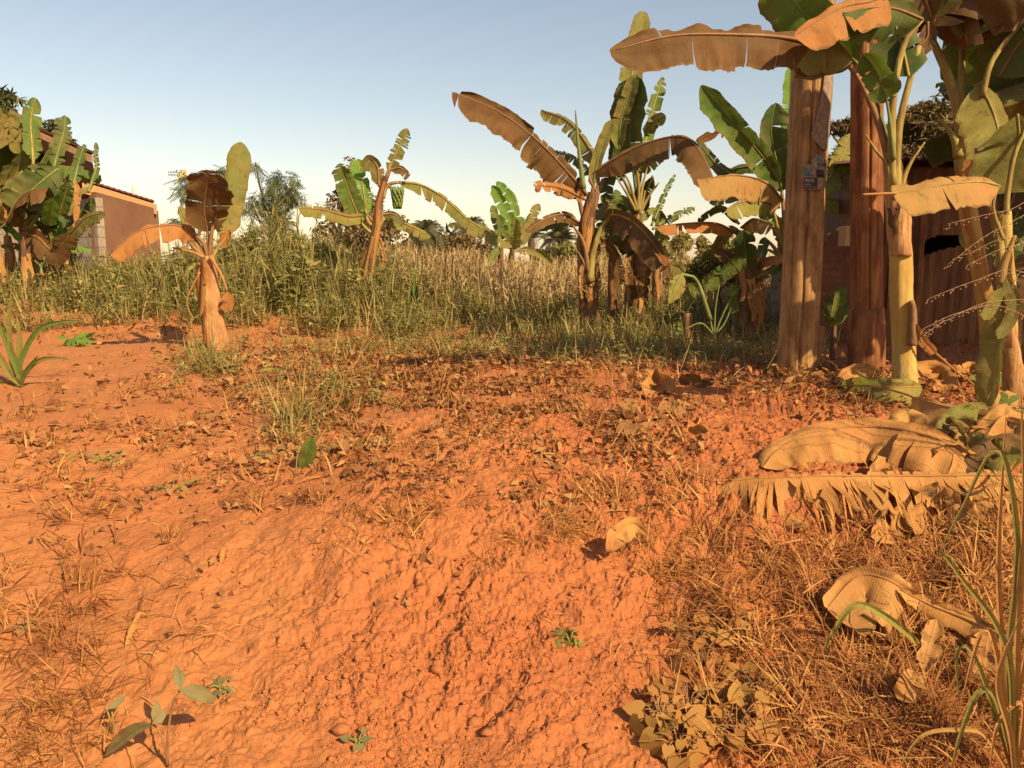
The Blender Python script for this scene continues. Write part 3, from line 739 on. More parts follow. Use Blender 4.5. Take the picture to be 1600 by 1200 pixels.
pleaf(p, d - .3, [(1222, 312), (1196, 285), (1150, 274), (1090, 282)], 30, 25, -60, base=[(1226, 350)], wR=8, mat='tan', mid='stalk_b', tears=3, gap=.04, tear_a=6, dd=-.7, prof='blunt', label='flat tan leaf hanging in square pieces')
pleaf(p, d, [(1205, 300), (1175, 300), (1145, 308), (1108, 316)], 8, 20, -20, mat='olive', mid='stalk_b', tears=5, dd=.2)
pleaf(p, d, [(1212, 290), (1180, 262), (1140, 268), (1100, 300)], 9, 20, -20, mat='green', mid='stalk_b', tears=5, dd=.5)
pleaf(p, d + .3, [(1200, 240), (1165, 212), (1125, 205), (1085, 222)], 8, 20, -20, mat='orange', mid='stalk_y', tears=7, gap=.3, dd=.5)
pleaf(p, d + .2, [(1150, 275), (1125, 262), (1105, 240), (1090, 222)], 9, 20, 0, mat='dark', mid='stalk_g', tears=3, dd=.3)
pleaf(p, d + .3, [(1282, 300), (1298, 275), (1315, 245), (1333, 208)], 20, 12, 12, base=[(1232, 370), (1262, 330)], wR=24, mat='yellow', mid='stalk_y', tears=9, gap=.15, dd=.4, label='torn yellow green leaf seen between the posts')
pleaf(p, d + .2, [(1236, 330), (1270, 314), (1305, 312), (1340, 314)], 4, -20, 14, base=[(1230, 370)], wR=20, mat='yellow', mid='stalk_y', tears=5, gap=.06, dd=.3, prof='blunt')
pleaf(p, d, [(1218, 325), (1200, 305), (1186, 310), (1180, 335)], 13, 12, 12, mat='bright', mid='stalk_y', tears=2, dd=.4)
pleaf(p, d, [(1222, 380), (1215, 350), (1200, 335), (1192, 352)], 10, 12, 12, mat='bright', mid='stalk_y', tears=2, dd=.4)
pleaf(p, d - .2, [(1218, 440), (1226, 425), (1232, 400)], 6, 12, 12, mat='yellow', mid='stalk_y', tears=0)
for q in ([(1228, 400), (1212, 362), (1200, 345)], [(1228, 405), (1218, 370), (1208, 325)], [(1229, 390), (1226, 350), (1222, 300)], [(1226, 410), (1208, 385), (1195, 372)], [(1230, 390), (1232, 340), (1234, 280)], [(1229, 410), (1213, 397), (1200, 390)]):
    stalk(p, PX(q, d - .12), (.035, .015), 'stalk_y')
# sprouts in the shade
def sprout(bx, by, d, lv, lab, mat='dark', group=None):
    p = plant(bx, d, lab, group or GB, cat='banana sprout', name='banana_sprout'); b = onground(bx, d)
    trunk(p, [b, W(bx, by, d)], [.035, .02], 'trunk_d', seed=bx, sheaths=0, n=10)
    for k, (pts, wd) in enumerate(lv): pleaf(p, d, [(bx, by)] + pts, wd, 12, 12, mat=mat if k % 3 else 'green', mid='stalk_g', tears=1, dd=random.uniform(-.3, .3), rows=5, midr=1.2)
sprout(1304, 508, 7.6, [([(1308, 485), (1314, 445)], 11), ([(1292, 490), (1275, 472)], 5), ([(1318, 492), (1330, 470)], 5), ([(1296, 500), (1288, 480)], 5), ([(1300, 480), (1290, 460)], 6)], 'small banana sprout in deep shade between the two posts')
p = plant(1118, 8.8, 'low plant with one big drooping arrow shaped leaf, left of the wooden posts', 'leafy plants', name='taro_plant', cat='taro plant')
d = 8.8
pleaf(p, d, [(1066, 428), (1056, 445), (1045, 475)], 15, 12, 12, wR=13, base=[(1110, 500), (1090, 440), (1072, 428)], mat='yellow', mid='stalk_g', tears=2, dd=-.2, prof='lance')
pleaf(p, d, [(1068, 428), (1060, 418), (1048, 415)], 10, 12, 12, mat='olive', mid=None, tears=1)
for q in ([(1116, 520), (1118, 480), (1124, 445)], [(1118, 520), (1130, 490), (1148, 455)], [(1114, 520), (1108, 495), (1095, 460)], [(1120, 520), (1132, 505), (1143, 480)], [(1114, 522), (1095, 505), (1070, 515)]):
    stalk(p, PX(q, d), (.011, .007), 'stalk_g')
    pleaf(p, d + .1, [q[-1], (q[-1][0] + random.randint(-14, 6), q[-1][1] - 14), (q[-1][0] + random.randint(-20, 14), q[-1][1] + 8)], 8, 12, 12, mat='green', mid=None, tears=1, rows=5)

# --- front right plants
d = 5.4
p = plant(1416, d, 'banana plant with smooth yellow trunk right of the posts, its giant brown leaf reaching left', GB)
pA = p; b = ground(1419, 617); b.z -= .05
trunk(p, [b, W(1412, 540, d), W(1408, 460, d), W(1406, 390, d), W(1400, 310, d)], [.082, .075, .073, .07, .05], 'trunk_y', seed=31, sheaths=0, n=30)
trunk(p, [W(1408, 400, d - .03), W(1404, 350, d), W(1398, 290, d), W(1392, 240, d)], [.066, .078, .072, .05], 'trunk', seed=32, sheaths=3, name='dry_sheath', n=22)
pleaf(p, d, [(1328, 104), (1290, 78), (1235, 60), (1150, 54), (1050, 56), (953, 80)], 42, 22, -50, base=[(1396, 280), (1372, 190), (1340, 120)], wR=26, mat='brown', mid='stalk_b', tears=5, gap=.03, tear_a=9, crump=.45, dd=-.5, droop=.2, ripple=.09, midr=4, label='giant dusty brown leaf spanning left in front of the sky')
pleaf(p, d - .15, [(1332, 96), (1300, 70), (1270, 72), (1238, 62)], 34, 18, 10, wR=6, mat='olive', mid=None, tears=1, droop=.1)
pleaf(p, d + .1, [(1338, 98), (1300, 58), (1255, 20), (1205, -40)], 38, 10, 10, base=[(1392, 240), (1365, 150)], wR=40, mat='green', mid='stalk_g', tears=1, dd=-.3, midr=2.5, label='broad green leaf at the top edge')
pleaf(p, d - .1, [(1386, 160), (1376, 128), (1362, 100), (1348, 84)], 20, 12, 12, base=[(1397, 250), (1392, 200)], wR=26, mat='green', mid='stalk_g', tears=2, dd=-.1, droop=.1, label='green leaf hanging in front of the right post')
for q in ([(1400, 300), (1402, 240), (1408, 180), (1436, 72)], [(1396, 290), (1393, 230), (1396, 150), (1412, 70), (1440, 30)], [(1398, 310), (1385, 255), (1372, 240), (1352, 210)], [(1402, 310), (1420, 260), (1445, 222)]):
    stalk(p, PX(q, d - .06), (.030, .018) if q[-1][1] < 100 else (.022, .005), 'stalk_y')
pleaf(p, d - .1, [(1420, 120), (1412, 80), (1400, 40), (1405, -20)], 40, 10, 10, wR=30, mat='dark', mid='stalk_y', tears=1, dd=.2)
pleaf(p, d - .2, [(1442, 30), (1400, 14), (1360, 12), (1318, 22)], 38, 20, -40, wR=20, mat='dark', mid='stalk_b', tears=1, dd=-.2)
pleaf(p, d - .25, [(1385, -8), (1360, 2), (1310, 14), (1242, 56)], 38, 22, -40, wR=12, mat='orange', mid='stalk_b', tears=2, gap=.03, dd=-.2, tear_a=8, ripple=.1, label='sunlit orange leaf hanging below the green one')
pleaf(p, d, [(1450, 34), (1448, 60), (1430, 75), (1404, 92)], 14, 12, 12, wR=12, mat='dbrown', mid='stalk_b', tears=3)
stalk(p, PX([(1424, 470), (1427, 488), (1426, 540)], d - .1), (.02, .03), 'stalk_b', name='dry_sheath')
pleaf(p, d - .12, [(1430, 505), (1442, 530), (1462, 552)], 8, 12, 12, wR=8, mat='orange', mid=None, tears=1)
stalk(p, PX([(1462, 552), (1500, 585), (1545, 618)], d - .15), (.008, .005), 'straw')

d = 5.7
p = plant(1552, d, 'banana plant with a pale curved stem, crowned by leaves cut by the top edge', GB)
b = onground(1556, d)
trunk(p, [b, W(1545, 500, d), W(1530, 420, d), W(1512, 320, d), W(1503, 250, d)], [.07, .065, .055, .06, .05], 'trunk_y', seed=33, sheaths=3)
stalk(p, PX([(1505, 275), (1500, 190), (1484, 125), (1456, 62)], d - .02), (.052, .024), 'stalk_y')
stalk(p, PX([(1503, 260), (1500, 170), (1503, 90), (1500, 55)], d + .03), (.03, .02), 'stalk_y')
stalk(p, PX([(1498, 245), (1490, 215), (1466, 182)], d - .05), (.035, .006), 'stalk_y', name='rolled_leaf')
pleaf(p, d, [(1455, 45), (1490, 18), (1530, -5), (1600, -40)], 14, -10, 16, wR=50, mat='brown', mid='stalk_y', tears=1, dd=-.5, midr=3, label='broad ribbed brown leaf at the top edge')
pleaf(p, d + .05, [(1455, 45), (1470, 10), (1480, -40)], 34, 10, 10, wR=30, mat='olive', mid='stalk_y', tears=0, dd=-.2)
pleaf(p, d - .05, [(1455, 40), (1440, 15), (1420, -10), (1400, -60)], 34, 10, 10, wR=30, mat='brown', mid='stalk_y', tears=0, dd=-.2)
pleaf(p, d - .1, [(1456, 38), (1450, 55), (1446, 75)], 12, 10, 10, mat='olive', mid='stalk_y', tears=0)
pleaf(p, d + .15, [(1497, 138), (1499, 90), (1504, 40), (1510, -10)], 24, 12, 12, wR=50, mat='green', mid='stalk_y', tears=0, dd=-.2, label='green leaf glowing in the sun')
stalk(p, PX([(1535, 150), (1548, 100), (1575, 60), (1604, 25)], d - .35), (.02, .014), 'stalk_y')
pleaf(p, d - .3, [(1528, 130), (1548, 165), (1560, 205), (1563, 250)], 16, -20, 20, wR=46, mat='yellow', mid='stalk_y', tears=0, dd=-.3, droop=.1, label='pale sunlit leaf hanging to the left')
pleaf(p, d - .2, [(1510, 280), (1516, 262), (1516, 244)], 10, 10, 10, mat='orange', mid=None, tears=0)
pleaf(p, d + .4, [(1600, 20), (1575, 50), (1550, 95), (1545, 130)], 40, 12, 12, wR=34, mat='dark', mid='stalk_b', tears=1)
pleaf(p, d + .6, [(1640, 60), (1600, 110), (1570, 165), (1560, 215)], 55, 12, 12, wR=50, mat='dark', mid='stalk_b', tears=2)
pleaf(p, d + .3, [(1512, 345), (1505, 372), (1520, 392)], 7, 12, 12, wR=6, mat='yellow', mid=None, tears=1)

for pts, wd, mt in (([(1456, 40), (1500, -60), (1560, -140), (1640, -170)], 60, 'dbrown'), ([(1500, 30), (1560, -20), (1640, -50), (1720, -40)], 56, 'dark'), ([(1530, 60), (1590, 20), (1660, 10), (1730, 60)], 55, 'dbrown'),
                    ([(1560, 120), (1600, 60), (1660, 40), (1720, 90)], 50, 'dark'), ([(1456, 30), (1470, -80), (1520, -200), (1560, -300)], 55, 'olive'), ([(1456, 30), (1420, -80), (1380, -160), (1320, -220)], 50, 'brown'), ([(1500, 60), (1580, -100), (1660, -200), (1740, -260)], 60, 'dark')):
    pleaf(p, d - .2, pts, wd, 14, 14, mat=mt, mid='stalk_b', tears=3, dd=-.3, droop=.2)
for pts, wd, mt in (([(1575, 330), (1600, 260), (1612, 200), (1600, 140)], 34, 'dbrown'), ([(1560, 420), (1590, 330), (1620, 290), (1650, 300)], 30, 'dark'), ([(1600, 480), (1612, 400), (1622, 330)], 26, 'dbrown'), ([(1590, 560), (1604, 500), (1620, 440)], 20, 'brown')):
    pleaf(p, d + .5, pts, wd, 14, 14, mat=mt, mid='stalk_b', tears=3, dd=.2)
d = 4.7
p = plant(1588, d, 'nearest banana plant at the right edge, one folded leaf hanging to the ground', GB)
b = onground(1592, d)
trunk(p, [b, W(1583, 590, d), W(1576, 530, d), W(1570, 480, d)], [.062, .058, .05, .04], 'trunk', seed=35, sheaths=2)
trunk(p, [W(1576, 540, d + .05), W(1572, 450, d + .05), W(1570, 380, d), W(1571, 330, d)], [.045, .05, .045, .03], 'trunk_y', seed=36, sheaths=1)
pleaf(p, d - .15, [(1590, 178), (1592, 215), (1580, 250), (1573, 300)], 40, -10, 20, wR=58, mat='olive', mid='stalk_y', tears=0, dd=.1, droop=.05, midr=2, label='broad olive leaf at the right edge')
stalk(p, PX([(1572, 335), (1576, 290), (1586, 240), (1602, 205)], d - .14), (.016, .010), 'stalk_y')
pleaf(p, d - .25, [(1562, 290), (1530, 284), (1480, 288), (1430, 298), (1395, 302)], 34, 40, -45, base=[(1568, 375), (1552, 330), (1556, 300)], wR=26, mat='tan', mid='stalk_y', tears=1, dd=-.3, ripple=.08, midr=2, label='sunlit tan leaf held out flat to the left')
stalk(p, PX([(1400, 302), (1375, 303), (1348, 304)], d - .55), (.008, .006), 'straw')
stalk(p, PX([(1566, 420), (1556, 350), (1542, 310), (1540, 292)], d - .1), (.03, .015), 'stalk_y')
stalk(p, PX([(1564, 445), (1568, 415), (1586, 368)], d - .25), (.03, .010), 'tan', name='rolled_leaf')
pleaf(p, d - .3, [(1570, 440), (1572, 480), (1560, 540), (1548, 635)], 10, 20, 10, wR=27, mat='olive', mid='stalk_y', tears=1, gap=.02, ripple=.14, droop=0, label='folded olive leaf hanging to the ground')
pleaf(p, d - .36, [(1566, 448), (1553, 480), (1538, 500)], 6, 0, 10, wR=14, mat='yellow', mid=None, tears=0)
pleaf(p, d - .34, [(1572, 430), (1588, 465), (1582, 500), (1560, 530)], 6, 12, 10, wR=14, mat='olive', mid=None, tears=0)
pleaf(p, d + .5, [(1640, 330), (1615, 420), (1600, 520), (1605, 620)], 30, 12, 12, wR=30, mat='dbrown', mid='stalk_b', tears=4)

# ------------------------------------------------------------------ the two wooden posts with torn posters
def post(bx, by, tx, ty, d, r0, r1, mat, label, seed, collar=None):
    b = W(bx, by, d); b.z = float(H(b.x, b.y)) - .12; t = W(tx, ty, d)
    rr = random.Random(seed); n = 84; N = 90
    e = empty('wooden_post', (b.x, b.y, b.z + .12), label, 'wooden post', 'wooden posts of the roadside board')
    vs = []; uv = []; fs = []; ph = [rr.uniform(0, 6) for _ in range(8)]
    for i in range(N):
        u = i / (N - 1); c = b.lerp(t, u); r = r0 + (r1 - r0) * u
        for k in range(n):
            a = 2 * math.pi * k / n
            q = r * (1 + .03 * math.sin(2 * a + ph[0]) + .02 * math.sin(5 * a + ph[1] + u * 2) + .006 * math.sin(u * 60 + ph[2] + a))
            # drying cracks that run along the grain
            for ca, dep in ((4.40 + .10 * math.sin(u * 4) + .02 * math.sin(u * 40), .24), (5.3 + .05 * math.sin(u * 9), .02 if u > .3 else .16), (3.8 + .04 * math.sin(u * 30), .12), (4.95 + .03 * math.sin(u * 25), .10 if .3 < u < .6 else 0)):
                q -= r * dep * math.exp(-((a - ca) / .045) ** 2)
            for ku, ka in ((.13, 4.8), (.20, 5.0), (.34, 4.6)):
                q += r * .06 * math.exp(-((a - ka) / .18) ** 2 - ((u - ku) / .008) ** 2)
            vs.append(c + Vector((math.cos(a) * q, math.sin(a) * q, 0))); uv.append((k / n, u))
    for i in range(N - 1):
        for k in range(n): fs.append((i * n + k, i * n + (k + 1) % n, (i + 1) * n + (k + 1) % n, (i + 1) * n + k))
    fs.append(tuple(range(n - 1, -1, -1))); fs.append(tuple(range((N - 1) * n, N * n)))
    m = MB(); m.add(vs, fs, uv); m.build('shaft', M[mat], e)
    if collar:
        c = b.lerp(t, 0); m = MB(); z1 = (W(bx, collar, d).z - b.z) / (t.z - b.z)
        pts = [b.lerp(t, z1 * k / 6) for k in range(7)]
        m.tube(pts, [r0 * 1.09] * 6 + [r0 * 1.06], 32, wob=.03, seed=seed); m.build('lower_sleeve', M[mat], e)
    return e, b, t
p1, b1, t1 = post(1246, 582, 1281, -160, 6.56, .155, .148, 'wood', 'left wooden post, cracked and pale, with torn posters and a sunlit patch', 1)
p2, b2, t2 = post(1355, 582, 1356, -200, 6.5, .130, .118, 'wood_red', 'right wooden post, darker red brown with a thicker foot', 2, collar=482)
def onpost(py, a, lift=.004):
    """point on the left post at picture row py and angle a (radians from facing the camera, + to the right)"""
    z = W(1250, py, 6.5).z; u = (z - b1.z) / (t1.z - b1.z); c = b1.lerp(t1, u)
    th = -math.pi / 2 + a + math.atan2(c.x, c.y) * -1
    r = (.155 + (.148 - .155) * u) * 1.05 + lift
    return Vector((c.x + math.cos(th) * r, c.y + math.sin(th) * r, z))
M['paper'] = plain('poster_paper', [(.3, (.20, .14, .09)), (.7, (.46, .35, .25))], 30, .8)
M['paper2'] = plain('old_paper', [(.3, (.26, .16, .10)), (.7, (.48, .33, .23))], 25, .8)
M['ink'] = plain('ink_dark', [(.3, (.045, .03, .03)), (.7, (.09, .06, .05))], 30, .8)
M['ink_w'] = plain('ink_pale', [(.3, (.40, .33, .26)), (.7, (.55, .46, .37))], 30, .8)
M['ink_b'] = plain('ink_blue', [(.3, (.10, .20, .24)), (.7, (.16, .28, .32))], 30, .8)
def patch(name, outline, mat, lift, parent, label=None):
    """outline [(py, a)] left edge and right edge rows: list of (py, a_left, a_right)"""
    m = MB(); vs = []; fs = []; K = 7
    for i, (py, al, ar) in enumerate(outline):
        for k in range(K):
            vs.append(onpost(py, al + (ar - al) * k / (K - 1), lift + .002 * math.sin(i * 1.7 + k)*(lift > .003)))
    for i in range(len(outline) - 1):
        for k in range(K - 1): fs.append((i * K + k, (i + 1) * K + k, (i + 1) * K + k + 1, i * K + k + 1))
    m.add(vs, fs); o = m.build(name, M[mat], parent)
    s = o.modifiers.new('thick', 'SOLIDIFY'); s.thickness = .0012; s.offset = -1
    if label: o['label'] = label
    return o
def word(txt, py, a0, hpx, mat, lift, parent, bold=.0):
    cu = bpy.data.curves.new('lettering', 'FONT'); cu.body = txt; cu.size = 1; cu.offset = bold; cu.extrude = .0
    to = bpy.data.objects.new('tmp', cu); col.objects.link(to); bpy.context.view_layer.update()
    me = bpy.data.meshes.new_from_object(to.evaluated_get(bpy.context.evaluated_depsgraph_get())); bpy.data.objects.remove(to)
    h = hpx * pxm(6.4)
    for v in me.vertices:
        x, y = v.co.x * h / .7, v.co.y * h / .7
        q = onpost(py, a0 + x / .16, lift); v.co = (q.x, q.y, q.z + y)
    return link_mesh('lettering', me, M[mat], parent, False)
t_ = math.radians
pp = patch('torn_poster', [(108, .62, 1.35), (135, .58, 1.35), (165, .42, 1.35), (190, .30, 1.3), (205, .20, 1.25), (211, .10, 1.2), (218, .14, 1.15), (228, .42, 1.1), (234, .62, 1.0), (238, .8, .95)], 'paper2', .005, p1, 'long brown strip of torn poster')
word('UTH', 193, .50, 5, 'ink_w', .009, pp, .02)
pp2 = patch('torn_poster', [(243, .38, .5), (247, .28, .72), (252, .22, 1.1), (256, .18, 1.1), (262, .22, 1.1), (268, .16, 1.1), (276, .20, 1.1)], 'paper', .004, p1, 'upper scrap that reads VOTE')
word('VOTE', 262, .46, 4.4, 'ink', .008, pp2, .03)
patch('printed_patch', [(247, .50, .68), (255, .50, .68)], 'ink_b', .0075, pp2)
pp3 = patch('torn_poster', [(259, -.10, .5), (263, -.22, .62), (270, -.20, .9), (278, -.17, 1.0), (284, -.14, 1.0), (292, -.10, 1.0), (297, -.06, .95), (299, 0, .6)], 'paper', .005, p1, 'lower scrap with a blue shape and the letters RO')
patch('printed_patch', [(264, -.12, -.06), (270, -.16, .08), (277, -.12, .28)], 'ink_b', .0085, pp3)
patch('printed_patch', [(268, .42, .85), (279, .46, .85)], 'ink', .0085, pp3)
patch('printed_patch', [(279.5, -.12, .5), (297, -.05, .5)], 'ink', .0085, pp3)
word('ROS', 286.5, -.06, 4.6, 'ink_w', .0105, pp3, .03)
word('HEAL', 291.6, -.05, 2.6, 'ink_w', .0105, pp3, .02)
patch('printed_patch', [(293.2, -.04, .48), (293.8, -.04, .48)], 'ink_w', .0105, pp3)
patch('printed_patch', [(295.4, -.02, .46), (296, -.02, .46)], 'ink_w', .0105, pp3)

# ------------------------------------------------------------------ shack, brick wall, far buildings
def sheet_mat(name, stops):
    stops = ks(stops)
    m, n, o = mat_new(name); g = nd(n, 'ShaderNodeNewGeometry').outputs['Position']
    a = noise(n, mapping(n, g, (5, 5, 1.2)), 1.5, 6, .7); b = noise(n, mapping(n, g, (30, 30, 1)), 1, 4, .6)
    cc = ramp(n, a, stops); cc = mixc(n, ramp(n, b, [(.4, (0,) * 3), (.7, (.5,) * 3)]), cc, tuple(x * .4 for x in stops[0][1]))
    principled(n, o, cc, .75, bump(n, a, .3, .01)); return m
M['rust'] = sheet_mat('rusty_sheet', [(.3, (.16, .055, .022)), (.6, (.32, .13, .05)), (.8, (.44, .22, .10))])
M['black'] = plain('dark_inside', [(.3, (.03, .02, .014)), (.7, (.06, .035, .025))], 5)
M['brick'] = brickm('red_brick', (.30, .10, .045), (.38, .15, .07), (.22, .13, .09), .24, .085)
M['block'] = brickm('grey_block', (.42, .33, .24), (.5, .40, .3), (.3, .24, .18), .42, .22)
M['plaster'] = plain('brown_plaster', [(.3, (.20, .095, .05)), (.7, (.29, .145, .075))], 1.5, .9, .15)
M['fascia'] = plain('fascia_board', [(.3, (.60, .30, .12)), (.7, (.72, .40, .18))], 9, .7, stretch=(1, 1, 6))
M['tiles'] = plain('roof_tiles_brown', [(.3, (.12, .045, .03)), (.7, (.24, .10, .06))], 12)
M['pipe'] = plain('white_pipe', [(.3, (.7, .68, .5)), (.7, (.8, .78, .6))], 5, .5)

d = 9.0
xl = W(1392, 400, d).x; xr = W(1392, 400, d).x + 3.2; ztop = W(1440, 262, d).z
sh = empty('sheet_metal_shack', (xl, d, 0), 'shack of rusty brown metal sheets in shade at the right, behind the banana plants', 'shack')
hole = [(1434, 398), (1448, 374), (1470, 366), (1499, 366), (1500, 384), (1470, 390), (1440, 401)]
hole = [(W(a, b, d).x, W(a, b, d).z) for a, b in hole]
def inside(x, z):
    c = False
    for i in range(len(hole)):
        (x1, z1), (x2, z2) = hole[i], hole[i - 1]
        if (z1 > z) != (z2 > z) and x < (x2 - x1) * (z - z1) / (z2 - z1) + x1: c = not c
    return c
nx, nz = 330, 90; m = MB(); vs = []; fs = []
for i in range(nx + 1):
    x = xl + (xr - xl) * i / nx; sheet = int((x - xl) / .78)
    for k in range(nz + 1):
        z = -.1 + (ztop + .1 + .04 * (sheet % 2)) * k / nz
        y = d + .006 * math.sin(x * 2 * math.pi / .13) + .02 * (sheet % 2) + .02 * math.sin(z * 2 + x * 3)
        vs.append((x, y, z))
for i in range(nx):
    for k in range(nz):
        a, b = vs[i * (nz + 1) + k], vs[(i + 1) * (nz + 1) + k + 1]
        if not inside((a[0] + b[0]) / 2, (a[2] + b[2]) / 2): fs.append((i * (nz + 1) + k, (i + 1) * (nz + 1) + k, (i + 1) * (nz + 1) + k + 1, i * (nz + 1) + k + 1))
m.add(vs, fs); m.build('front_wall', M['rust'], sh)
m = MB(); m.box((xl - .02, d + 1.3, ztop / 2), (.05, 2.5, ztop + .1)); m.box((xr, d + 1.3, ztop / 2), (.05, 2.5, ztop + .1)); m.box(((xl + xr) / 2, d + 2.6, ztop / 2), (xr - xl + .1, .05, ztop + .1)); m.build('side_walls', M['rust'], sh, False)
m = MB()
for i in range(40):
    x0 = xl - .15 + (xr - xl + .4) * i / 40; w_ = (xr - xl + .4) / 40
    m.add([(x0, d - .25, ztop + .05), (x0 + w_ / 2, d - .25, ztop + .09), (x0 + w_, d - .25, ztop + .05), (x0, d + 2.8, ztop + .35), (x0 + w_ / 2, d + 2.8, ztop + .39), (x0 + w_, d + 2.8, ztop + .35)], [(0, 1, 4, 3), (1, 2, 5, 4)])
m.build('roof', M['rust'], sh)
m = MB(); m.box((xl + .3, d - .06, .85), (.045, .05, 1.7)); m.build('door_post', M['wood_red'], sh, False)
a = W(1330, 370, 8.9)
# brick wall with stepped top
def wall_obj(name, label, cat, pa, pb, z0, steps, mat, th=.2, group=None):
    """pa, pb: ends (x,y); steps: list of top heights along it"""
    pa = Vector((*pa, z0)); pb = Vector((*pb, z0)); L = (pb - pa).length; ang = math.atan2(pb.y - pa.y, pb.x - pa.x)
    m = MB(); n = len(steps)
    for i, h in enumerate(steps):
        x0 = L * i / n; x1 = L * (i + 1) / n
        vs = [(x0, 0, 0), (x1, 0, 0), (x1, th, 0), (x0, th, 0), (x0, 0, h), (x1, 0, h), (x1, th, h), (x0, th, h)]
        m.add(vs, [(0, 1, 5, 4), (2, 3, 7, 6), (4, 5, 6, 7)] + ([(3, 0, 4, 7)] if i == 0 or steps[i - 1] < h else []) + ([(1, 2, 6, 5)] if i == n - 1 or steps[i + 1] < h else []))
    o = m.build(name, M[mat], None, False); o.location = pa; o.rotation_euler = (0, 0, ang)
    return tag(o, label, cat, group)
A = W(1236, 400, 9.6); B = W(1392, 400, 9.2)
n = 22; tops = []
for i in range(n):
    px = 1236 + (1392 - 1236) * (i + .5) / n
    py = np.interp(px, [1236, 1280, 1345, 1392], [402, 380, 322, 300])
    tops.append(round((W(px, py, 9.4).z + .1) / .085) * .085)
wall_obj('brick_wall', 'unfinished red brick wall with a stepped sloping top, behind the two posts', 'brick wall', (A.x, A.y), (B.x, B.y), -.1, tops, 'brick')
m = MB(); c = W(1331, 369, 9.05); m.box(c, (.22, .2, .22)); o = m.build('clay_block', M['fascia'], None, False)
tag(o, 'sunlit orange block sticking out of the brick wall behind the right post', 'clay block')
# low block walls beyond the maize
A = W(735, 450, 17.5); B = W(1210, 450, 14.5)
wall_obj('block_wall', 'low grey block wall running behind the dry maize', 'block wall', (A.x, A.y), (B.x, B.y), -.1, [.62] * 10, 'block')
A = W(1205, 450, 12.2); B = W(1330, 450, 11.5)
wall_obj('block_wall', 'dark block wall in shade left of the posts, behind the dark banana stems', 'block wall', (A.x, A.y), (B.x, B.y), -.1, [.95] * 6, 'block')

# left house
hz = float(H(-10, 18))
hs = empty('brown_house', (W(150, 400, 18).x, 18, hz), 'brown plastered house with a sloping roof and orange fascia at the left', 'house')
a = W(150, 300, 18); b = W(240, 322, 20)
def quadwall(m, a, b, z0, za, zb, th=.18):
    dr = Vector((b.x - a.x, b.y - a.y, 0)).normalized(); nrm = Vector((-dr.y, dr.x, 0)) * th
    v = [Vector((a.x, a.y, z0)), Vector((b.x, b.y, z0)), Vector((b.x, b.y, zb)), Vector((a.x, a.y, za))]
    m.add(v + [q + nrm for q in v], [(0, 1, 2, 3), (5, 4, 7, 6), (3, 2, 6, 7), (0, 3, 7, 4), (1, 5, 6, 2)])
za, zb = W(150, 300, 18).z, W(240, 325, 20).z
m = MB(); quadwall(m, a, b, hz - .1, za, zb); m.build('gable_wall', M['plaster'], hs, False)
m = MB(); e = W(238, 330, 20); quadwall(m, b + Vector((.0, .25, 0)), e + Vector((-2.9, 5, 0)), hz - .1, zb - .05, zb - .05); m.build('rear_wall', M['plaster'], hs, False)
l0 = W(112, 300, 18.3)
m = MB(); quadwall(m, l0, a + Vector((-.01, -.03, 0)), hz - .1, za - .15, za - .12); o = m.build('block_wall', M['block'], hs, False); o['label'] = 'bare wall of pale blocks lit by the sun'
m = MB()
fa = W(128, 284, 17.8); fb = W(243, 319, 20.1); hgt = .24
for q0, q1, off, hh in ((fa, fb, 0, hgt),):
    v = [q0, q1, q1 - Vector((0, 0, hh)), q0 - Vector((0, 0, hh))]; k = Vector((0, .06, 0))
    m.add([x for x in v] + [x + k for x in v], [(0, 3, 2, 1), (4, 5, 6, 7), (0, 1, 5, 4), (2, 3, 7, 6), (1, 2, 6, 5), (0, 4, 7, 3)])
m.build('fascia', M['fascia'], hs, False)
m = MB(); up = Vector((0, 0, .03)); N = 26; vs = []; fs = []
for i in range(N + 1):
    u = i / N; q = fa.lerp(fb, u) + up + Vector((0, -.05, .012 + .014 * (i % 2)))
    vs += [q, q + Vector((-3.4, 6, .1)), q + Vector((0, 0, .04)), q + Vector((-3.4, 6, .14))]
for i in range(N):
    o_ = i * 4; fs += [(o_ + 2, o_ + 6, o_ + 7, o_ + 3), (o_, o_ + 4, o_ + 6, o_ + 2), (o_, o_ + 1, o_ + 5, o_ + 4)]
m.add(vs, fs); m.build('roof', M['tiles'], hs, False)
m = MB(); q = W(211, 316, 20.5); m.tube([q - Vector((0, 0, .3)), q + Vector((0, 0, .40))], .055, 14); m.build('vent_pipe', M['pipe'], hs)
# second roof further left and behind
hs2 = empty('roofed_building', (W(100, 400, 21).x, 21, hz), 'upper roof corner of a second building above the banana clump at the far left', 'building')
r0, r1 = W(60, 205, 21), W(143, 243, 20)
m = MB(); v = [r0, r1, r1 - Vector((0, 0, .16)), r0 - Vector((0, 0, .16))]; k = Vector((0, .06, 0))
m.add([x for x in v] + [x + k for x in v], [(0, 3, 2, 1), (4, 5, 6, 7), (0, 1, 5, 4), (2, 3, 7, 6), (1, 2, 6, 5), (0, 4, 7, 3)]); m.build('fascia', M['fascia'], hs2, False)
m = MB(); q0, q1 = r0 + Vector((0, 0, .05)), r1 + Vector((0.05, 0, .05)); m.add([q0, q1, q1 + Vector((-3.2, 5, .1)), q0 + Vector((-3.2, 5, .1)), q0 + Vector((0, 0, .05)), q1 + Vector((0, 0, .05)), q1 + Vector((-3.2, 5, .15)), q0 + Vector((-3.2, 5, .15))], [(0, 3, 2, 1), (4, 5, 6, 7), (0, 1, 5, 4), (1, 2, 6, 5)]); m.build('roof', M['tiles'], hs2, False)
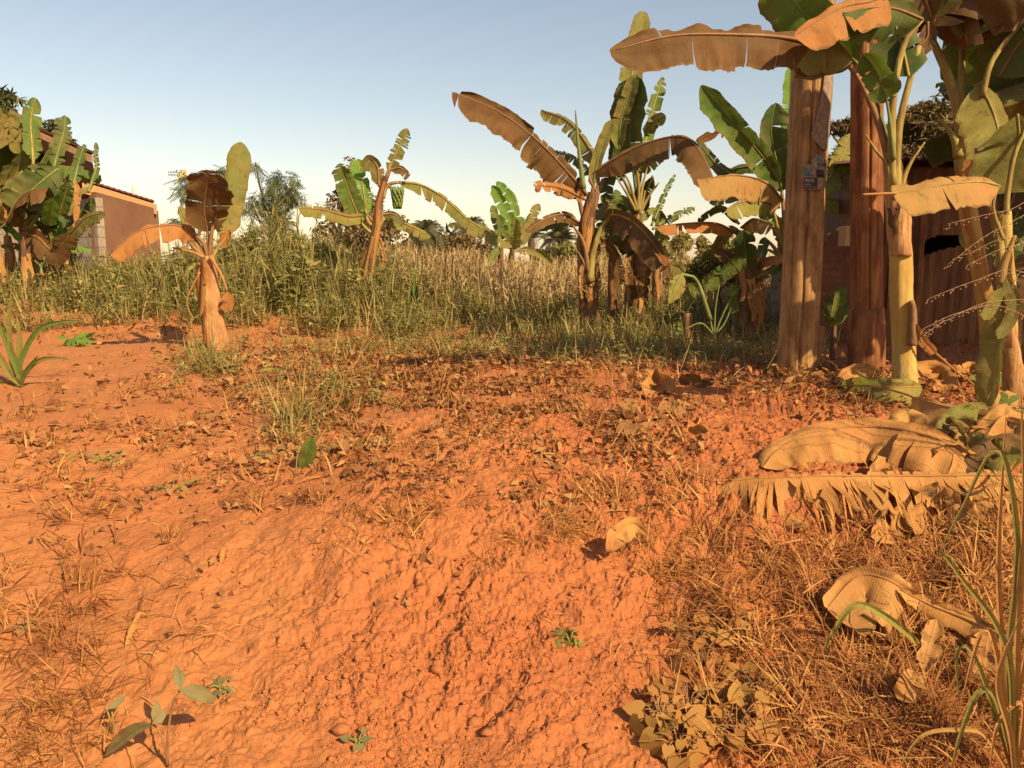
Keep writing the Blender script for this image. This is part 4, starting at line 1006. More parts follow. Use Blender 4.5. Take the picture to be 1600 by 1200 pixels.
s0, s1 = r0 - Vector((0, -.03, .17)), r1 - Vector((0, -.03, .17)); m = MB()
m.add([s0, s1, s1 + Vector((-.5, 1.2, -.55)), s0 + Vector((-.5, 1.2, -.55)), s1 + Vector((-2.6, 4, -.2)), s0 + Vector((-2.6, 4, -.2))], [(0, 3, 2, 1), (3, 5, 4, 2)]); m.build('soffit', M['plaster'], hs2, False)
wq = W(90, 300, 21.5); m = MB(); m.box((wq.x - 1.6, 22.8, hz + 1.5), (2.0, 2, 3.0)); m.build('wall', M['block'], hs2, False)

# distant red brick house with a tiled roof
dh = empty('distant_house', (W(700, 430, 34).x, 34, 0), 'distant red brick house with a clay tile roof beyond the dry maize', 'house')
M['farbrick'] = brickm('far_brick', (.42, .17, .09), (.5, .22, .12), (.4, .25, .17), .3, .12)
M['clay'] = brickm('clay_roof', (.40, .16, .09), (.48, .21, .12), (.2, .08, .05), .35, .2)
q = W(640, 430, 34); q2 = W(760, 430, 34)
m = MB(); m.box(((q.x + q2.x) / 2, 36, .45), (q2.x - q.x, 4, .9)); m.build('wall', M['farbrick'], dh, False)
zr = W(700, 404, 34).z; x0, x1 = W(722, 400, 34).x, W(764, 400, 34).x
m = MB(); m.add([(q.x - .1, 33.8, .88), (q2.x + .2, 33.8, .88), (x1 - .1, 35.5, zr), (x0 - .6, 35.5, zr), (q.x - .1, 38.2, .88), (q2.x + .2, 38.2, .88)], [(0, 1, 2, 3), (4, 3, 2, 5), (0, 3, 4), (1, 5, 2)]); m.build('roof', M['clay'], dh, False)

# stump, pegs and bricks
def lump(name, p, rad, hgt, mat, label, cat, tilt=0, n=14, group=None):
    m = MB(); m.tube([p + Vector((tilt * u, 0, hgt * u)) for u in (-.15, 0, .3, .6, .85, 1)], [rad * 1.1, rad * 1.05, rad, rad * .97, rad * .95, rad * .82], n, wob=.18, seed=int(abs(p.x) * 100))
    o = m.build(name, M[mat], None); return tag(o, label, cat, group)
lump('tree_stump', onground(1075, 9.2), .055, .34, 'wood', 'short cut wooden stump in the grass left of the torn green leaf', 'stump')
m = MB(); c = onground(1277, 6.9); m.box(c + Vector((0, 0, .17)), (.075, .1, .36), Matrix.Rotation(.1, 3, 'Y')); tag(m.build('clay_brick', M['fascia'], None, False), 'clay brick standing upright beside the foot of the left post', 'brick')

# ------------------------------------------------------------------ trees and bushes
def crown_leaves(blobs, n, size, tm, flat=.4, shell=.55):
    """leaf clumps in a set of ellipsoids: many leaf-sized faces, thinner at the middle"""
    P = []; tot = sum(b[3] * b[4] * b[5] for b in blobs)
    for (x, y, z, rx, ry, rz) in blobs:
        k = int(n * rx * ry * rz / tot) + 8
        v = rng.normal(size=(k, 3)); v /= np.linalg.norm(v, axis=1)[:, None]
        r = shell + (1 - shell) * rng.random(k) ** .6
        r *= 1 + .22 * perlin(v[:, 0] * 2.3 + x * 3, v[:, 2] * 2.3 + v[:, 1] * 2 + z)
        P.append(np.stack([x + v[:, 0] * r * rx, y + v[:, 1] * r * ry, z + v[:, 2] * r * rz], 1))
    P = np.concatenate(P)
    keep = fbm(P[:, 0] * 2.2 / max(size * 8, .3) * .5 + P[:, 1], P[:, 2] * 2.2 / max(size * 8, .3) * .5, 2) > -.22
    P = P[keep]; k = len(P)
    return scatter_arrays(tm, P, rng.uniform(0, 6.28, k), rng.normal(-.5, flat, k), rng.normal(0, flat, k), size * rng.uniform(.6, 1.4, k))
LT = [leaf_tmpl(.42, .3, .3), leaf_tmpl(.34, .2, .6), leaf_tmpl(.5, .35, .15)]
LTn = [leaf_tmpl(.24, .3, .5), leaf_tmpl(.2, .2, .9), leaf_tmpl(.28, .3, .25)]
ROS = []
for k in range(3):     # a whorl of long drooping leaves
    ROS.append(merge([xf(leaf_tmpl(.24, .3, .55, 3), yaw=a + random.uniform(-.3, .3), pitch=random.uniform(-.9, .35)) for a in np.linspace(0, 5.4, 7)]))
PIN = []
for k in range(3):     # a feathery compound leaf
    L = []
    for i in range(9):
        for s in (-1, 1): L.append(xf(leaf_tmpl(.26, .1, .2, 2), loc=(0, .12 + i * .1, -.12 * (i / 9) ** 2), yaw=-s * 1.15, pitch=-.15, s=.26 * (1 - .35 * abs(i / 9 - .4))))
    PIN.append(merge(L))
def tree(name, label, cat, base, blobs, n, size, mat, tm, trunk_r=.08, limbs=True, flat=.5, shell=.45, group=None, bark='bark'):
    e = empty(name, base, label, cat, group); base = Vector(base)
    V, Fq = crown_leaves(blobs, n, size, tm, flat, shell)
    np_mesh('crown', V, Fq, M[mat], e)
    m = MB(); top = Vector(blobs[0][:3])
    fork = base.lerp(Vector((sum(b[0] for b in blobs) / len(blobs), sum(b[1] for b in blobs) / len(blobs), min(b[2] for b in blobs))), .62)
    m.tube(spline([base - Vector((0, 0, .1)), base.lerp(fork, .5) + Vector((.04, 0, 0)), fork], 8), [trunk_r * (1.25 - .5 * i / 7) for i in range(8)], 10, wob=.08)
    for b in blobs:
        c = Vector(b[:3]); md = fork.lerp(c, .5) + Vector((0, 0, b[5] * .1))
        m.tube(spline([fork, md, c, c + Vector((0, 0, b[5] * .6))], 9), [trunk_r * .6 * (1 - .1 * i) for i in range(9)], 6)
        for q in range(4):
            t2 = c + Vector((random.uniform(-.8, .8) * b[3], random.uniform(-.8, .8) * b[4], random.uniform(-.2, .8) * b[5]))
            m.tube(spline([md, md.lerp(t2, .5) + Vector((0, 0, .05)), t2], 6), [trunk_r * .25 * (1 - .15 * i) for i in range(6)], 5)
    m.build('trunk', M[bark], e)
    return e
def pblobs(lst, d, jd=.4):
    out = []
    for (px, py, rx, ry) in lst:
        q = W(px, py, d + random.uniform(-jd, jd)); s = pxm(d); out.append((q.x, q.y, q.z, rx * s, rx * s * .9, ry * s))
    return out
tree('mango_tree', 'dense mango tree with drooping leaf whorls, behind the two wooden posts', 'mango tree', onground(1430, 12.5),
     pblobs([(1455, 195, 42, 40), (1405, 232, 50, 42), (1345, 262, 40, 42), (1470, 240, 48, 48), (1312, 215, 22, 28), (1330, 310, 40, 30), (1390, 290, 50, 40), (1300, 300, 26, 22), (1540, 230, 50, 60), (1500, 300, 50, 40), (1325, 225, 30, 34), (1300, 262, 26, 26), (1360, 225, 30, 30), (1430, 215, 40, 40)], 12.5, .5), 15000, .11, 'crown_b', ROS, .16, group=None, shell=.3)
tree('mango_tree', 'olive green mango tree rising behind the banana clump at the far left', 'mango tree', onground(30, 24),
     pblobs([(10, 200, 40, 50), (55, 210, 36, 40), (88, 240, 28, 40), (-30, 220, 50, 60), (98, 222, 20, 26)], 24, 1), 5200, .2, 'crown', ROS, .2, shell=.3)
e = tree('feathery_tree', 'thin feathery tree with small yellow flowers, left of the short banana plant', 'tree', onground(305, 25),
     pblobs([(290, 292, 14, 20), (325, 285, 16, 10), (300, 322, 16, 10), (275, 345, 14, 6), (345, 268, 12, 9)], 25), 260, .36, 'crown_l', PIN, .06, shell=.2)
V, Fq = crown_leaves(pblobs([(284, 270, 8, 7), (283, 279, 8, 4), (341, 258, 9, 6), (402, 335, 4, 3)], 24.8, .1), 130, .10, LT, 1.0, .1); np_mesh('blossoms', V, Fq, M['flower'], e)
tree('feathery_tree', 'feathery tree with several open spreading crowns against the sky, left of centre', 'tree', onground(420, 25),
     pblobs([(400, 262, 9, 14), (440, 280, 30, 15), (462, 300, 16, 9), (425, 305, 40, 16), (395, 325, 24, 20), (450, 320, 22, 7), (432, 340, 22, 14)], 25), 520, .36, 'crown_l', PIN, .08, shell=.25)
tree('reddish_bush_tree', 'sparse tree with small reddish brown leaves behind the fruiting banana plant', 'tree', onground(545, 24),
     pblobs([(548, 262, 10, 24), (532, 300, 26, 24), (510, 325, 18, 16), (560, 330, 40, 34), (520, 370, 34, 30), (585, 370, 40, 40), (545, 400, 50, 26), (615, 350, 20, 20)], 24, .8), 6500, .13, 'crown_b', LT, .08, shell=.3, flat=.9)
tree('bushy_tree', 'dark green bushy tree at the horizon under the long arching banana leaf', 'tree', onground(680, 32),
     pblobs([(655, 372, 24, 22), (690, 375, 26, 26), (640, 395, 30, 20), (710, 390, 18, 22)], 32, 1), 2600, .24, 'crown', LT, .12, shell=.4, flat=.9)
tree('conical_tree', 'small dark conical tree at the horizon between two fan palms', 'tree', onground(857, 36),
     [(*W(857, 412 - 7 * k, 36), (22 - 3.0 * k) * pxm(36), (22 - 3.0 * k) * pxm(36), 8 * pxm(36)) for k in range(6)], 1800, .2, 'crown', LT, .1, shell=.5, flat=.9)
tree('round_clipped_tree', 'rounded green tree at the horizon right of the tallest banana plant', 'tree', onground(1066, 30),
     [(*W(1066, 386, 30), 17 * pxm(30), 17 * pxm(30), 22 * pxm(30)), (*W(1060, 402, 30), 18 * pxm(30), 18 * pxm(30), 10 * pxm(30))], 3000, .14, 'weed', LT, .1, shell=.6, flat=.9)
tree('column_tree', 'slim yellowish column shaped tree beside the rounded one', 'tree', onground(1097, 30),
     [(*W(1097, 378 + 9 * k, 30), 8 * pxm(30), 8 * pxm(30), 9 * pxm(30)) for k in range(4)], 1400, .13, 'grass', LT, .07, shell=.5, flat=.9)
tree('garden_bush', 'loose green bush behind the torn banana leaf, right of the tallest plant', 'bush', onground(1090, 16),
     pblobs([(1050, 420, 26, 16), (1090, 425, 30, 18), (1130, 415, 24, 22), (1140, 395, 14, 10)], 16, .4), 3000, .1, 'weed', LT, .04, shell=.2, flat=.9)
tree('reddish_bush_tree', 'brownish shrub beside the bright young banana plant, above the dry maize', 'tree', onground(735, 26), pblobs([(720, 385, 26, 20), (752, 392, 22, 16), (740, 372, 14, 14)], 26, .6), 2200, .12, 'crown_b', LT, .05, shell=.2, flat=.9)
tree('garden_bush', 'olive shrub behind the huge brown banana leaf, above the dry maize', 'bush', onground(900, 24), pblobs([(885, 392, 22, 14), (925, 385, 26, 22), (950, 395, 20, 16)], 24, .6), 2200, .12, 'weed', LT, .05, shell=.2, flat=.9)
tree('garden_bush', 'green shrub with an uneven top just left of the dark stemmed banana plants', 'bush', onground(1125, 13), pblobs([(1110, 405, 24, 22), (1140, 395, 20, 26), (1085, 425, 26, 18), (1150, 430, 20, 20)], 13, .3), 2600, .075, 'weed', LT, .03, shell=.2, flat=.9)
tree('garden_bush', 'pale leafy shrub rising from the weeds right of the short banana plant', 'bush', onground(420, 15.5), pblobs([(400, 372, 22, 22), (430, 360, 20, 26), (460, 380, 26, 18), (375, 385, 18, 16)], 15.5, .3), 2600, .085, 'weed', LTn, .03, shell=.15, flat=.9)
tree('garden_bush', 'low leafy shrub in the weeds before the fruiting banana plant', 'bush', onground(520, 14.0), pblobs([(505, 400, 24, 18), (540, 410, 22, 16)], 14, .3), 1300, .08, 'weed', LT, .03, shell=.2, flat=.9)
# beyond the plot: a low belt of bushes along the horizon
for k in range(15):
    px = 230 + k * 78 + random.uniform(-20, 20); dd_ = random.uniform(45, 60); hh = random.uniform(5, 13)
    if 780 < px < 960: hh *= .55
    q = W(px, 424, dd_); s = pxm(dd_)
    tree('horizon_bush', 'faint bush on the far horizon', 'bush', (q.x, dd_, 0), [(q.x - 9 * s, q.y, q.z, 16 * s, 16 * s, hh * s), (q.x + 12 * s, q.y + 1, q.z - 2 * s, 18 * s, 16 * s, hh * .8 * s)], 420, .42, random.choice(['crown', 'crown_b', 'crown_l']), LT, .08, shell=.3, flat=.9, group='bushes along the far horizon')
# palms
def palm(px, py, d, R_, nf, label, th=.12, droop=.5):
    base = onground(px, d); top = W(px, py, d); s = pxm(d)
    e = empty('palm_tree', base, label, 'palm tree', 'palms on the horizon')
    m = MB(); m.tube(spline([base, base.lerp(top, .5) + Vector((.05, 0, 0)), top], 10), [th * 1.2, th, th, th, th, th, th, th, th * 1.2, th * .8], 10, wob=.2); m.build('trunk', M['bark'], e)
    for f in range(nf):
        a = f * 2.4 + random.uniform(-.2, .2); el = R(85 - 95 * (f / nf)) ; L = R_ * s * random.uniform(.85, 1.1)
        dr = Vector((math.cos(a) * math.cos(el), math.sin(a) * math.cos(el), math.sin(el)))
        pts = [top, top + dr * L * .5 + Vector((0, 0, .08 * L)), top + dr * L * .95 + Vector((0, 0, -droop * L * (.35 + .65 * math.cos(el))))]
        C = spline(pts, 14); m = MB(); m.tube(C, [.02 * (1 - i / 15) for i in range(14)], 4)
        o = m.build('frond', M['palm'], e)
        P = []; yaw = []; pit = []; sz = []
        mb = MB()
        for i in range(3, 40):
            u = i / 40 * 13; k = min(int(u), 12); c = C[k].lerp(C[k + 1], u - k); t = (C[k + 1] - C[k]).normalized()
            sd = t.cross(Vector((0, 0, 1)));
            if sd.length < .05: sd = Vector((1, 0, 0))
            sd.normalize()
            for g in (-1, 1):
                ll = L * .36 * math.sin(math.pi * (i / 40) ** .7) + .02
                tip = c + sd * g * ll * .8 + t * ll * .55 + Vector((0, 0, -.3 * ll))
                mdp = c.lerp(tip, .5) + Vector((0, 0, .08 * ll)); ww = t * .011
                mb.add([c - ww, c + ww, mdp + ww, mdp - ww, tip], [(0, 1, 2, 3), (3, 2, 4)])
        mb.build('leaflets', M['palm'], o)
    return e
palm(876, 378, 30, 42, 26, 'palm with upright fronds at the horizon, behind the leaning left leaf of the dark banana', droop=.35)
palm(668, 372, 31, 46, 24, 'left of the two bushy palms at the horizon, behind the arching banana leaf', droop=.8)
palm(735, 366, 31, 44, 24, 'right of the two bushy palms at the horizon, beside the bright banana plant', droop=.8)
palm(830, 372, 33, 46, 22, 'palm behind the bright green young banana plant', droop=.5)
palm(435, 362, 22, 46, 9, 'small palm whose fronds show above the weeds left of centre', droop=.4, th=.06)
M['bstalk'] = M['bark']

# ------------------------------------------------------------------ the banana clump at far left
def gplant(px, d, h, nl, label, seed, mats, L=1.5, wd=.26, group='banana plants of the far left clump', r=.11):
    rr = random.Random(seed); b = onground(px, d); e = empty('banana_plant', b, label, 'banana plant', group)
    top = b + Vector((rr.uniform(-.1, .1), rr.uniform(-.1, .1), h))
    trunk(e, [b - Vector((0, 0, .05)), b.lerp(top, .5), top], [r, r * .85, r * .5], 'trunk', seed=seed, sheaths=3, n=16)
    for k in range(nl):
        a = k * 2.4 + rr.uniform(-.35, .35) + seed; lift = (1.0 - .9 * (k / nl)); l = L * rr.uniform(.75, 1.1)
        hd = Vector((math.cos(a), math.sin(a), 0))
        p0 = top + hd * .12 + Vector((0, 0, .22)); p1 = p0 + hd * l * (.25 + .3 * (1 - lift)) + Vector((0, 0, l * (.15 + .55 * lift)))
        p2 = p1 + hd * l * (.15 + .3 * (1 - lift)) + Vector((0, 0, l * (.35 * lift - .30 * (1 - lift)))); 
        blade(e, [p0 + hd * .05, p0.lerp(p1, .55) + Vector((0, 0, .05)), p1, p2], wd * rr.uniform(.8, 1.1), -22, -22, droop=.25, tears=rr.choice([2, 4, 7]), gap=.1, mat=rr.choice(mats), mid='stalk_g', view=False, seed=seed * 31 + k, base=[top - Vector((0, 0, .3)), top + Vector((0, 0, .05))], rows=5, midr=.014)
    return e
gplant(28, 14.0, 1.05, 8, 'front plant of the far left clump, its brown leaf hanging over the trunk', 41, ['olive', 'green', 'orange', 'dark'], 1.4, .3)
gplant(50, 14.6, 1.5, 8, 'tall middle plant of the far left clump with one leaf pointing straight up', 42, ['green', 'olive', 'dark', 'green'], 1.6, .3)
gplant(-25, 14.2, 1.4, 8, 'leftmost plant of the clump, cut by the left edge', 43, ['olive', 'brown', 'yellow', 'green'], 1.7, .3)
gplant(92, 15.2, 1.2, 7, 'right plant of the far left clump with dark leaves, before the pale block wall', 44, ['dark', 'green', 'olive'], 1.2, .2)
gplant(75, 13.8, .45, 6, 'small bright banana sucker low in the far left clump', 45, ['bright', 'olive'], .8, .15, r=.05)
p = plant(60, 13.4, 'front leaves of the far left banana clump, two broad ones drooping to the right', 'banana plants of the far left clump'); d = 13.4
b = onground(45, d); trunk(p, [b, W(44, 430, d), W(38, 360, d)], [.12, .1, .06], 'trunk_d', seed=46, sheaths=4, n=16)
pleaf(p, d, [(52, 250), (50, 225), (48, 190), (54, 152)], 14, 10, 10, base=[(42, 360), (50, 290)], wR=15, mat='green', mid='stalk_y', tears=5, dd=.3, label='green leaf pointing straight up')
pleaf(p, d, [(92, 262), (76, 275), (45, 300), (18, 325)], 22, 12, 12, base=[(42, 360), (80, 300)], wR=30, mat='dark', mid='stalk_g', tears=3, dd=-.4, label='broad dark leaf lying across the clump')
pleaf(p, d, [(42, 365), (60, 372), (85, 392), (108, 366)], 14, 12, 12, base=[(40, 370)], wR=18, mat='brown', mid='stalk_b', tears=3, dd=-.4)
pleaf(p, d, [(95, 385), (112, 362), (135, 340), (165, 332)], 8, -20, 22, base=[(50, 400), (80, 395)], wR=12, mat='olive', mid='stalk_b', tears=5, dd=-.5)
pleaf(p, d, [(36, 335), (20, 322), (5, 318), (-20, 330)], 18, 20, -20, base=[(38, 360)], wR=12, mat='orange', mid='stalk_b', tears=2, dd=-.6)
pleaf(p, d, [(-10, 235), (8, 200), (20, 185), (28, 240)], 16, 20, 20, mat='olive', mid='stalk_b', tears=4, dd=.2)
pleaf(p, d, [(75, 352), (78, 330), (82, 310)], 11, 12, 12, wR=11, mat='bright', mid='stalk_y', tears=0, dd=-.5)
pleaf(p, d, [(92, 335), (100, 310), (106, 285)], 11, 12, 12, wR=11, mat='green', mid='stalk_y', tears=2, dd=-.3)
pleaf(p, d, [(112, 300), (118, 275), (124, 250), (132, 225)], 10, 12, 30, wR=9, mat='dark', mid='stalk_g', tears=10, gap=.3, dd=.4)
pleaf(p, d, [(84, 262), (92, 232), (100, 205), (102, 180)], 17, 12, 20, wR=12, mat='dark', mid='stalk_g', tears=12, gap=.3, dd=.4)
pleaf(p, d, [(118, 390), (118, 350), (120, 300), (116, 280)], 5, 20, 20, wR=6, mat='straw', mid=None, tears=8, gap=.3)
pleaf(p, d, [(138, 300), (150, 262), (148, 240), (150, 222)], 4, 20, 20, wR=6, mat='dark', mid='stalk_g', tears=10, gap=.3, dd=1.5)

gplant(1800, 5.3, 1.5, 8, 'banana plant just outside the right edge of the picture', 51, ['dark', 'olive', 'brown'], 1.5, .30, 'banana plants beyond the right edge')  # this plant and the next stand out of view, placed to shade the posts
gplant(1790, 6.4, 1.9, 9, 'taller banana plant outside the right edge, behind the other', 52, ['dark', 'olive', 'brown', 'dbrown'], 1.7, .32, 'banana plants beyond the right edge')
gplant(1690, 7.4, 1.7, 9, 'dark banana plant in front of the metal shack at the right edge', 53, ['dark', 'dbrown', 'brown'], 1.7, .32, 'banana plants beyond the right edge')
gplant(8, 13.0, 1.0, 8, 'banana plant at the left edge with leaves spreading over the clump', 47, ['olive', 'dark', 'brown'], 1.3, .26)
gplant(112, 14.6, .8, 7, 'low banana plant at the right end of the far left clump', 48, ['dark', 'olive', 'green'], 1.0, .18)
gplant(70, 16.0, 1.7, 8, 'back row plant of the far left clump, in front of the mango tree', 49, ['dark', 'dbrown', 'olive'], 1.4, .26)
# trees beside the camera, outside the picture: they shade the right hand side
tree('roadside_tree', 'tall shady tree standing right of the picture', 'tree', (9.5, 3.0, float(H(9.5, 3.0))),
     [(9.2, 3.6, 5.6, 1.7, 1.7, 1.2), (8.1, 4.3, 5.0, 1.2, 1.3, .9), (10.4, 2.8, 6.2, 1.7, 1.7, 1.2), (9.8, 4.8, 4.6, 1.4, 1.2, .9), (7.6, 5.4, 4.3, 1.3, 1.2, .8), (8.8, 5.6, 3.6, 1.4, 1.0, .8)], 9000, .26, 'crown', ROS, .2, shell=.1)

# ------------------------------------------------------------------ ground cover
def vground(px, py):
    px = np.asarray(px, float); py = np.asarray(py, float)
    x = (px - 800) / F; y = (600 - py) / F
    rx, ry, rz = x, _cp + y * _sp, -_sp + y * _cp
    t = -HC / rz * .9
    for _ in range(40):
        z = H(rx * t, ry * t, False); t = t + .5 * ((z - HC) / rz - t)
    X, Y = rx * t, ry * t
    return X, Y
def slope(x, y):
    e = .06
    return (H(x + e, y, False) - H(x - e, y, False)) / (2 * e), (H(x, y + e, False) - H(x, y - e, False)) / (2 * e)
def scatter(name, tm, x, y, yaw, pitch, roll, scale, mat, dz=0, conform=True, label=None):
    z = H(x, y) + dz
    V, Fq = scatter_arrays_c(tm, np.stack([x, y, z], 1), yaw, pitch, roll, scale, slope(x, y) if conform else None)
    o = np_mesh(name, V, Fq, M[mat]); o['kind'] = 'stuff'
    if label: o['label'] = label
    return o
def scatter_arrays_c(tm, pos, yaw, pitch, roll, scale, sl_):
    n = len(pos); which = rng.integers(0, len(tm), n); Mx = rotm(yaw, pitch, roll); Vs = []; Fs = []; off = 0
    if scale.ndim == 1: scale = np.repeat(scale[:, None], 3, 1)
    for k, (tv, tf) in enumerate(tm):
        I = np.where(which == k)[0]
        if len(I) == 0: continue
        v = np.einsum('nij,nvj->nvi', Mx[I], tv[None] * scale[I][:, None, :])
        if sl_ is not None: v[..., 2] += sl_[0][I][:, None] * v[..., 0] + sl_[1][I][:, None] * v[..., 1]
        v = v + pos[I][:, None, :]
        f = tf[None] + (np.arange(len(I)) * len(tv))[:, None, None] + off
        Vs.append(v.reshape(-1, 3)); Fs.append(f.reshape(-1, tf.shape[1])); off += len(I) * len(tv)
    return np.concatenate(Vs), np.concatenate(Fs)
U = rng.uniform
BL = [blade_tmpl(4, .022, b, 1, tw) for b, tw in ((.3, .3), (.8, .6), (1.3, -.5), (1.9, .4), (.1, 0), (2.4, .8))]
def weed_tmpl(k):
    r_ = random.Random(k); parts = [blade_tmpl(3, .016, .3, .6)]
    for i in range(11):
        t = .2 + .8 * i / 11; a = i * 2.4 + r_.random()
        parts.append(xf(leaf_tmpl(.34 + .15 * r_.random(), .2, .5, 2), loc=(0, .12 * t * t, t * .95), yaw=a, pitch=r_.uniform(.0, .6), s=r_.uniform(.16, .30) * (1.15 - .5 * t)))
    return merge(parts)
WD = [weed_tmpl(k) for k in range(6)]
def feather_tmpl(k):
    r_ = random.Random(k); parts = [blade_tmpl(4, .012, .5, .5)]
    for i in range(9): parts.append(xf(blade_tmpl(3, .045, r_.uniform(.8, 1.8)), loc=(0, .02, .08 + .08 * i), yaw=r_.uniform(0, 6.28), pitch=r_.uniform(-.5, .5), s=r_.uniform(.35, .6)))
    return merge(parts)
FT = [feather_tmpl(k) for k in range(4)]
def maize_tmpl(k):
    r_ = random.Random(k + 50); parts = [blade_tmpl(4, .022, .12, .4), xf(blade_tmpl(4, .022, .12, .4), yaw=1.57)]
    for i in range(9):
        parts.append(xf(blade_tmpl(5, .09, r_.uniform(1.8, 2.9), 1, r_.uniform(-1, 1)), loc=(0, .0, .15 + .085 * i), yaw=i * 3.14 + r_.uniform(-.6, .6), pitch=r_.uniform(-.5, -.2), s=r_.uniform(.28, .42)))
    parts.append(xf(blade_tmpl(3, .03, .6), loc=(0, 0, .92), s=.18))
    return merge(parts)
MZ = [maize_tmpl(k) for k in range(6)]
def field(n, x0, x1, y0, y1, dens=None):
    x = U(x0, x1, n); y = U(y0, y1, n)
    if dens is not None:
        k = U(0, 1, n) < dens(x, y); x, y = x[k], y[k]
    return x, y
def pxof(x, y): return 800 + F * x / y    # picture column of a place (near enough)
# green weeds and grass of the middle distance
def dens_weed(x, y):
    p = pxof(x, y); near = np.interp(p, [0, 60, 250, 420, 700, 900, 1150, 1400], [10.2, 10.4, 10.6, 10.2, 9.3, 8.4, 7.6, 8.2]) + .6 * perlin(x * .9, y * .9)
    cut = np.interp(p, [1130, 1230], [1, .3]); bare = 1 - .9 * np.exp(-((p - 1300) / 260.) ** 2 - ((y - 8) / 1.) ** 2)
    return sstep(-.25, .35, y - near) * np.clip(.5 + 1.3 * fbm(x * 1.1, y * 1.1, 2), .06, 1) * cut * (p < 1330)
def hmap(x, y):
    p = pxof(x, y)
    h = np.interp(p, [-100, 60, 230, 330, 450, 560, 700, 800, 1000, 1200], [.42, .46, .60, .72, .85, .60, .44, .42, .42, .36])
    g = np.interp(y, [7.5, 10.5, 13, 16], [.5, .6, .9, 1.15]); return h * g * np.clip(1 + .8 * perlin(x * 1.1, y * 1.1) + .4 * perlin(x * 3, y * 3), .3, 2)
x, y = field(14500, -12, 4.5, 7.4, 16.5, dens_weed); n = len(x); s = hmap(x, y)
scatter('weeds', WD, x, y, U(0, 6.28, n), rng.normal(0, .25, n), rng.normal(0, .2, n), s * U(.55, 1.2, n), 'weed', conform=False, label='dense green weeds across the back of the plot')
x, y = field(34000, -12, 4.5, 7.4, 17, dens_weed); n = len(x); s = hmap(x, y) * 1.25
scatter('tall_grass', BL[:5], x, y, U(0, 6.28, n), rng.normal(0, .22, n), rng.normal(0, .2, n), np.stack([U(.5, 1.1, n), s, s], 1) * U(.5, 1.25, n)[:, None], 'grass', conform=False, label='yellowing grass growing among the weeds')
x, y = field(2100, -8, -.5, 11.2, 17, lambda x, y: sstep(-.1, .3, fbm(x * .8, y * .8, 2)) * (pxof(x, y) > 220) * (pxof(x, y) < 760)); n = len(x)
scatter('feathery_grass', FT, x, y, U(0, 6.28, n), rng.normal(0, .15, n), rng.normal(0, .15, n), hmap(x, y) * U(.9, 1.5, n), 'grass', conform=False, label='taller leafy grass tops against the sky')
# dry maize field
x, y = field(5200, -3.6, 7.5, 12.8, 24, lambda x, y: (.35 + .65 * (np.sin(y * 7.5) > -.2)) * sstep(560, 690, pxof(x, y)) * (pxof(x, y) < 1290)); n = len(x)
scatter('dry_maize', MZ, x, y, U(0, 6.28, n), rng.normal(0, .10, n), rng.normal(0, .10, n), U(.6, 1.1, n) * np.clip(1 + .5 * perlin(x * .8, y * .8), .6, 1.3) * np.interp(y, [12.8, 15, 24], [.75, .95, 1.1]) * np.interp(pxof(x, y), [560, 700, 1290], [.85, 1, 1]), 'maize', conform=False, label='field of dry straw coloured maize behind the banana plants')
# wilted low cover between bare soil and weeds
def blobpx(lst):
    X = []; Y = []
    for (cx, cy, sx, sy, n) in lst: X.append(rng.normal(cx, sx, n)); Y.append(rng.normal(cy, sy, n))
    X = np.concatenate(X); Y = np.concatenate(Y); k = (Y > 505) & (Y < 1230) & (X > -80) & (X < 1700); return X[k], Y[k]
SL = [leaf_tmpl(.5, .3, .5, 2), leaf_tmpl(.62, .2, .9, 2), leaf_tmpl(.35, .4, .2, 2), leaf_tmpl(.8, .35, .4, 2)]
px_, py_ = blobpx([(600, 590, 140, 24, 4600), (900, 660, 120, 50, 1900), (800, 600, 160, 30, 1600), (480, 640, 60, 45, 800), (520, 700, 70, 20, 500), (640, 615, 80, 18, 700), (600, 590, 130, 22, 1500), (820, 600, 160, 30, 1900), (700, 640, 130, 25, 1200), (500, 690, 60, 26, 420), (430, 560, 70, 25, 700), (960, 640, 90, 40, 900), (980, 700, 60, 40, 350),
                   (330, 590, 60, 22, 420), (560, 560, 130, 12, 900), (850, 560, 180, 12, 1400), (1120, 575, 80, 14, 700), (330, 740, 50, 18, 90), (1430, 610, 110, 30, 2400), (1320, 605, 80, 18, 1100), (1250, 600, 80, 14, 500), (240, 520, 90, 10, 500), (700, 720, 180, 26, 500), (160, 640, 120, 45, 520), (150, 780, 90, 40, 260), (240, 700, 90, 30, 320), (60, 700, 60, 60, 160), (320, 640, 60, 30, 300)])
x, y = vground(px_, py_); n = len(x)
k = (y < 12) & (fbm(x * 2.1, y * 2.1 + 7, 3) > -.06 + .22 * U(-1, 1, n)); x, y = x[k], y[k]; n = len(x)
scatter('wilted_leaves', SL, x, y, U(0, 6.28, n), rng.normal(-.1, .55, n), rng.normal(0, .5, n), U(.02, .06, n) * np.interp(y, [2.5, 5, 9], [.75, 1.15, 1.5]), 'litter', dz=U(.002, .05, n) * np.interp(y, [2.5, 9], [.5, 1.6]), label='wilted dusty leaves and creepers on the red soil')
k = U(0, 1, n) < .30; x2, y2 = x[k] + rng.normal(0, .05, k.sum()), y[k]; n2 = len(x2)
scatter('withered_stems', BL, x2, y2, U(0, 6.28, n2), rng.normal(-.5, .6, n2), rng.normal(0, .5, n2), np.stack([U(.25, .5, n2)] + [U(.06, .20, n2)] * 2, 1), 'dry', label='thin withered stems among the low cover')
px_, py_ = blobpx([(850, 548, 170, 12, 600), (1100, 555, 80, 12, 300), (470, 620, 45, 30, 60), (560, 610, 40, 22, 50), (320, 575, 30, 14, 90), (620, 545, 120, 8, 300)])
x, y = vground(px_, py_); n = len(x)
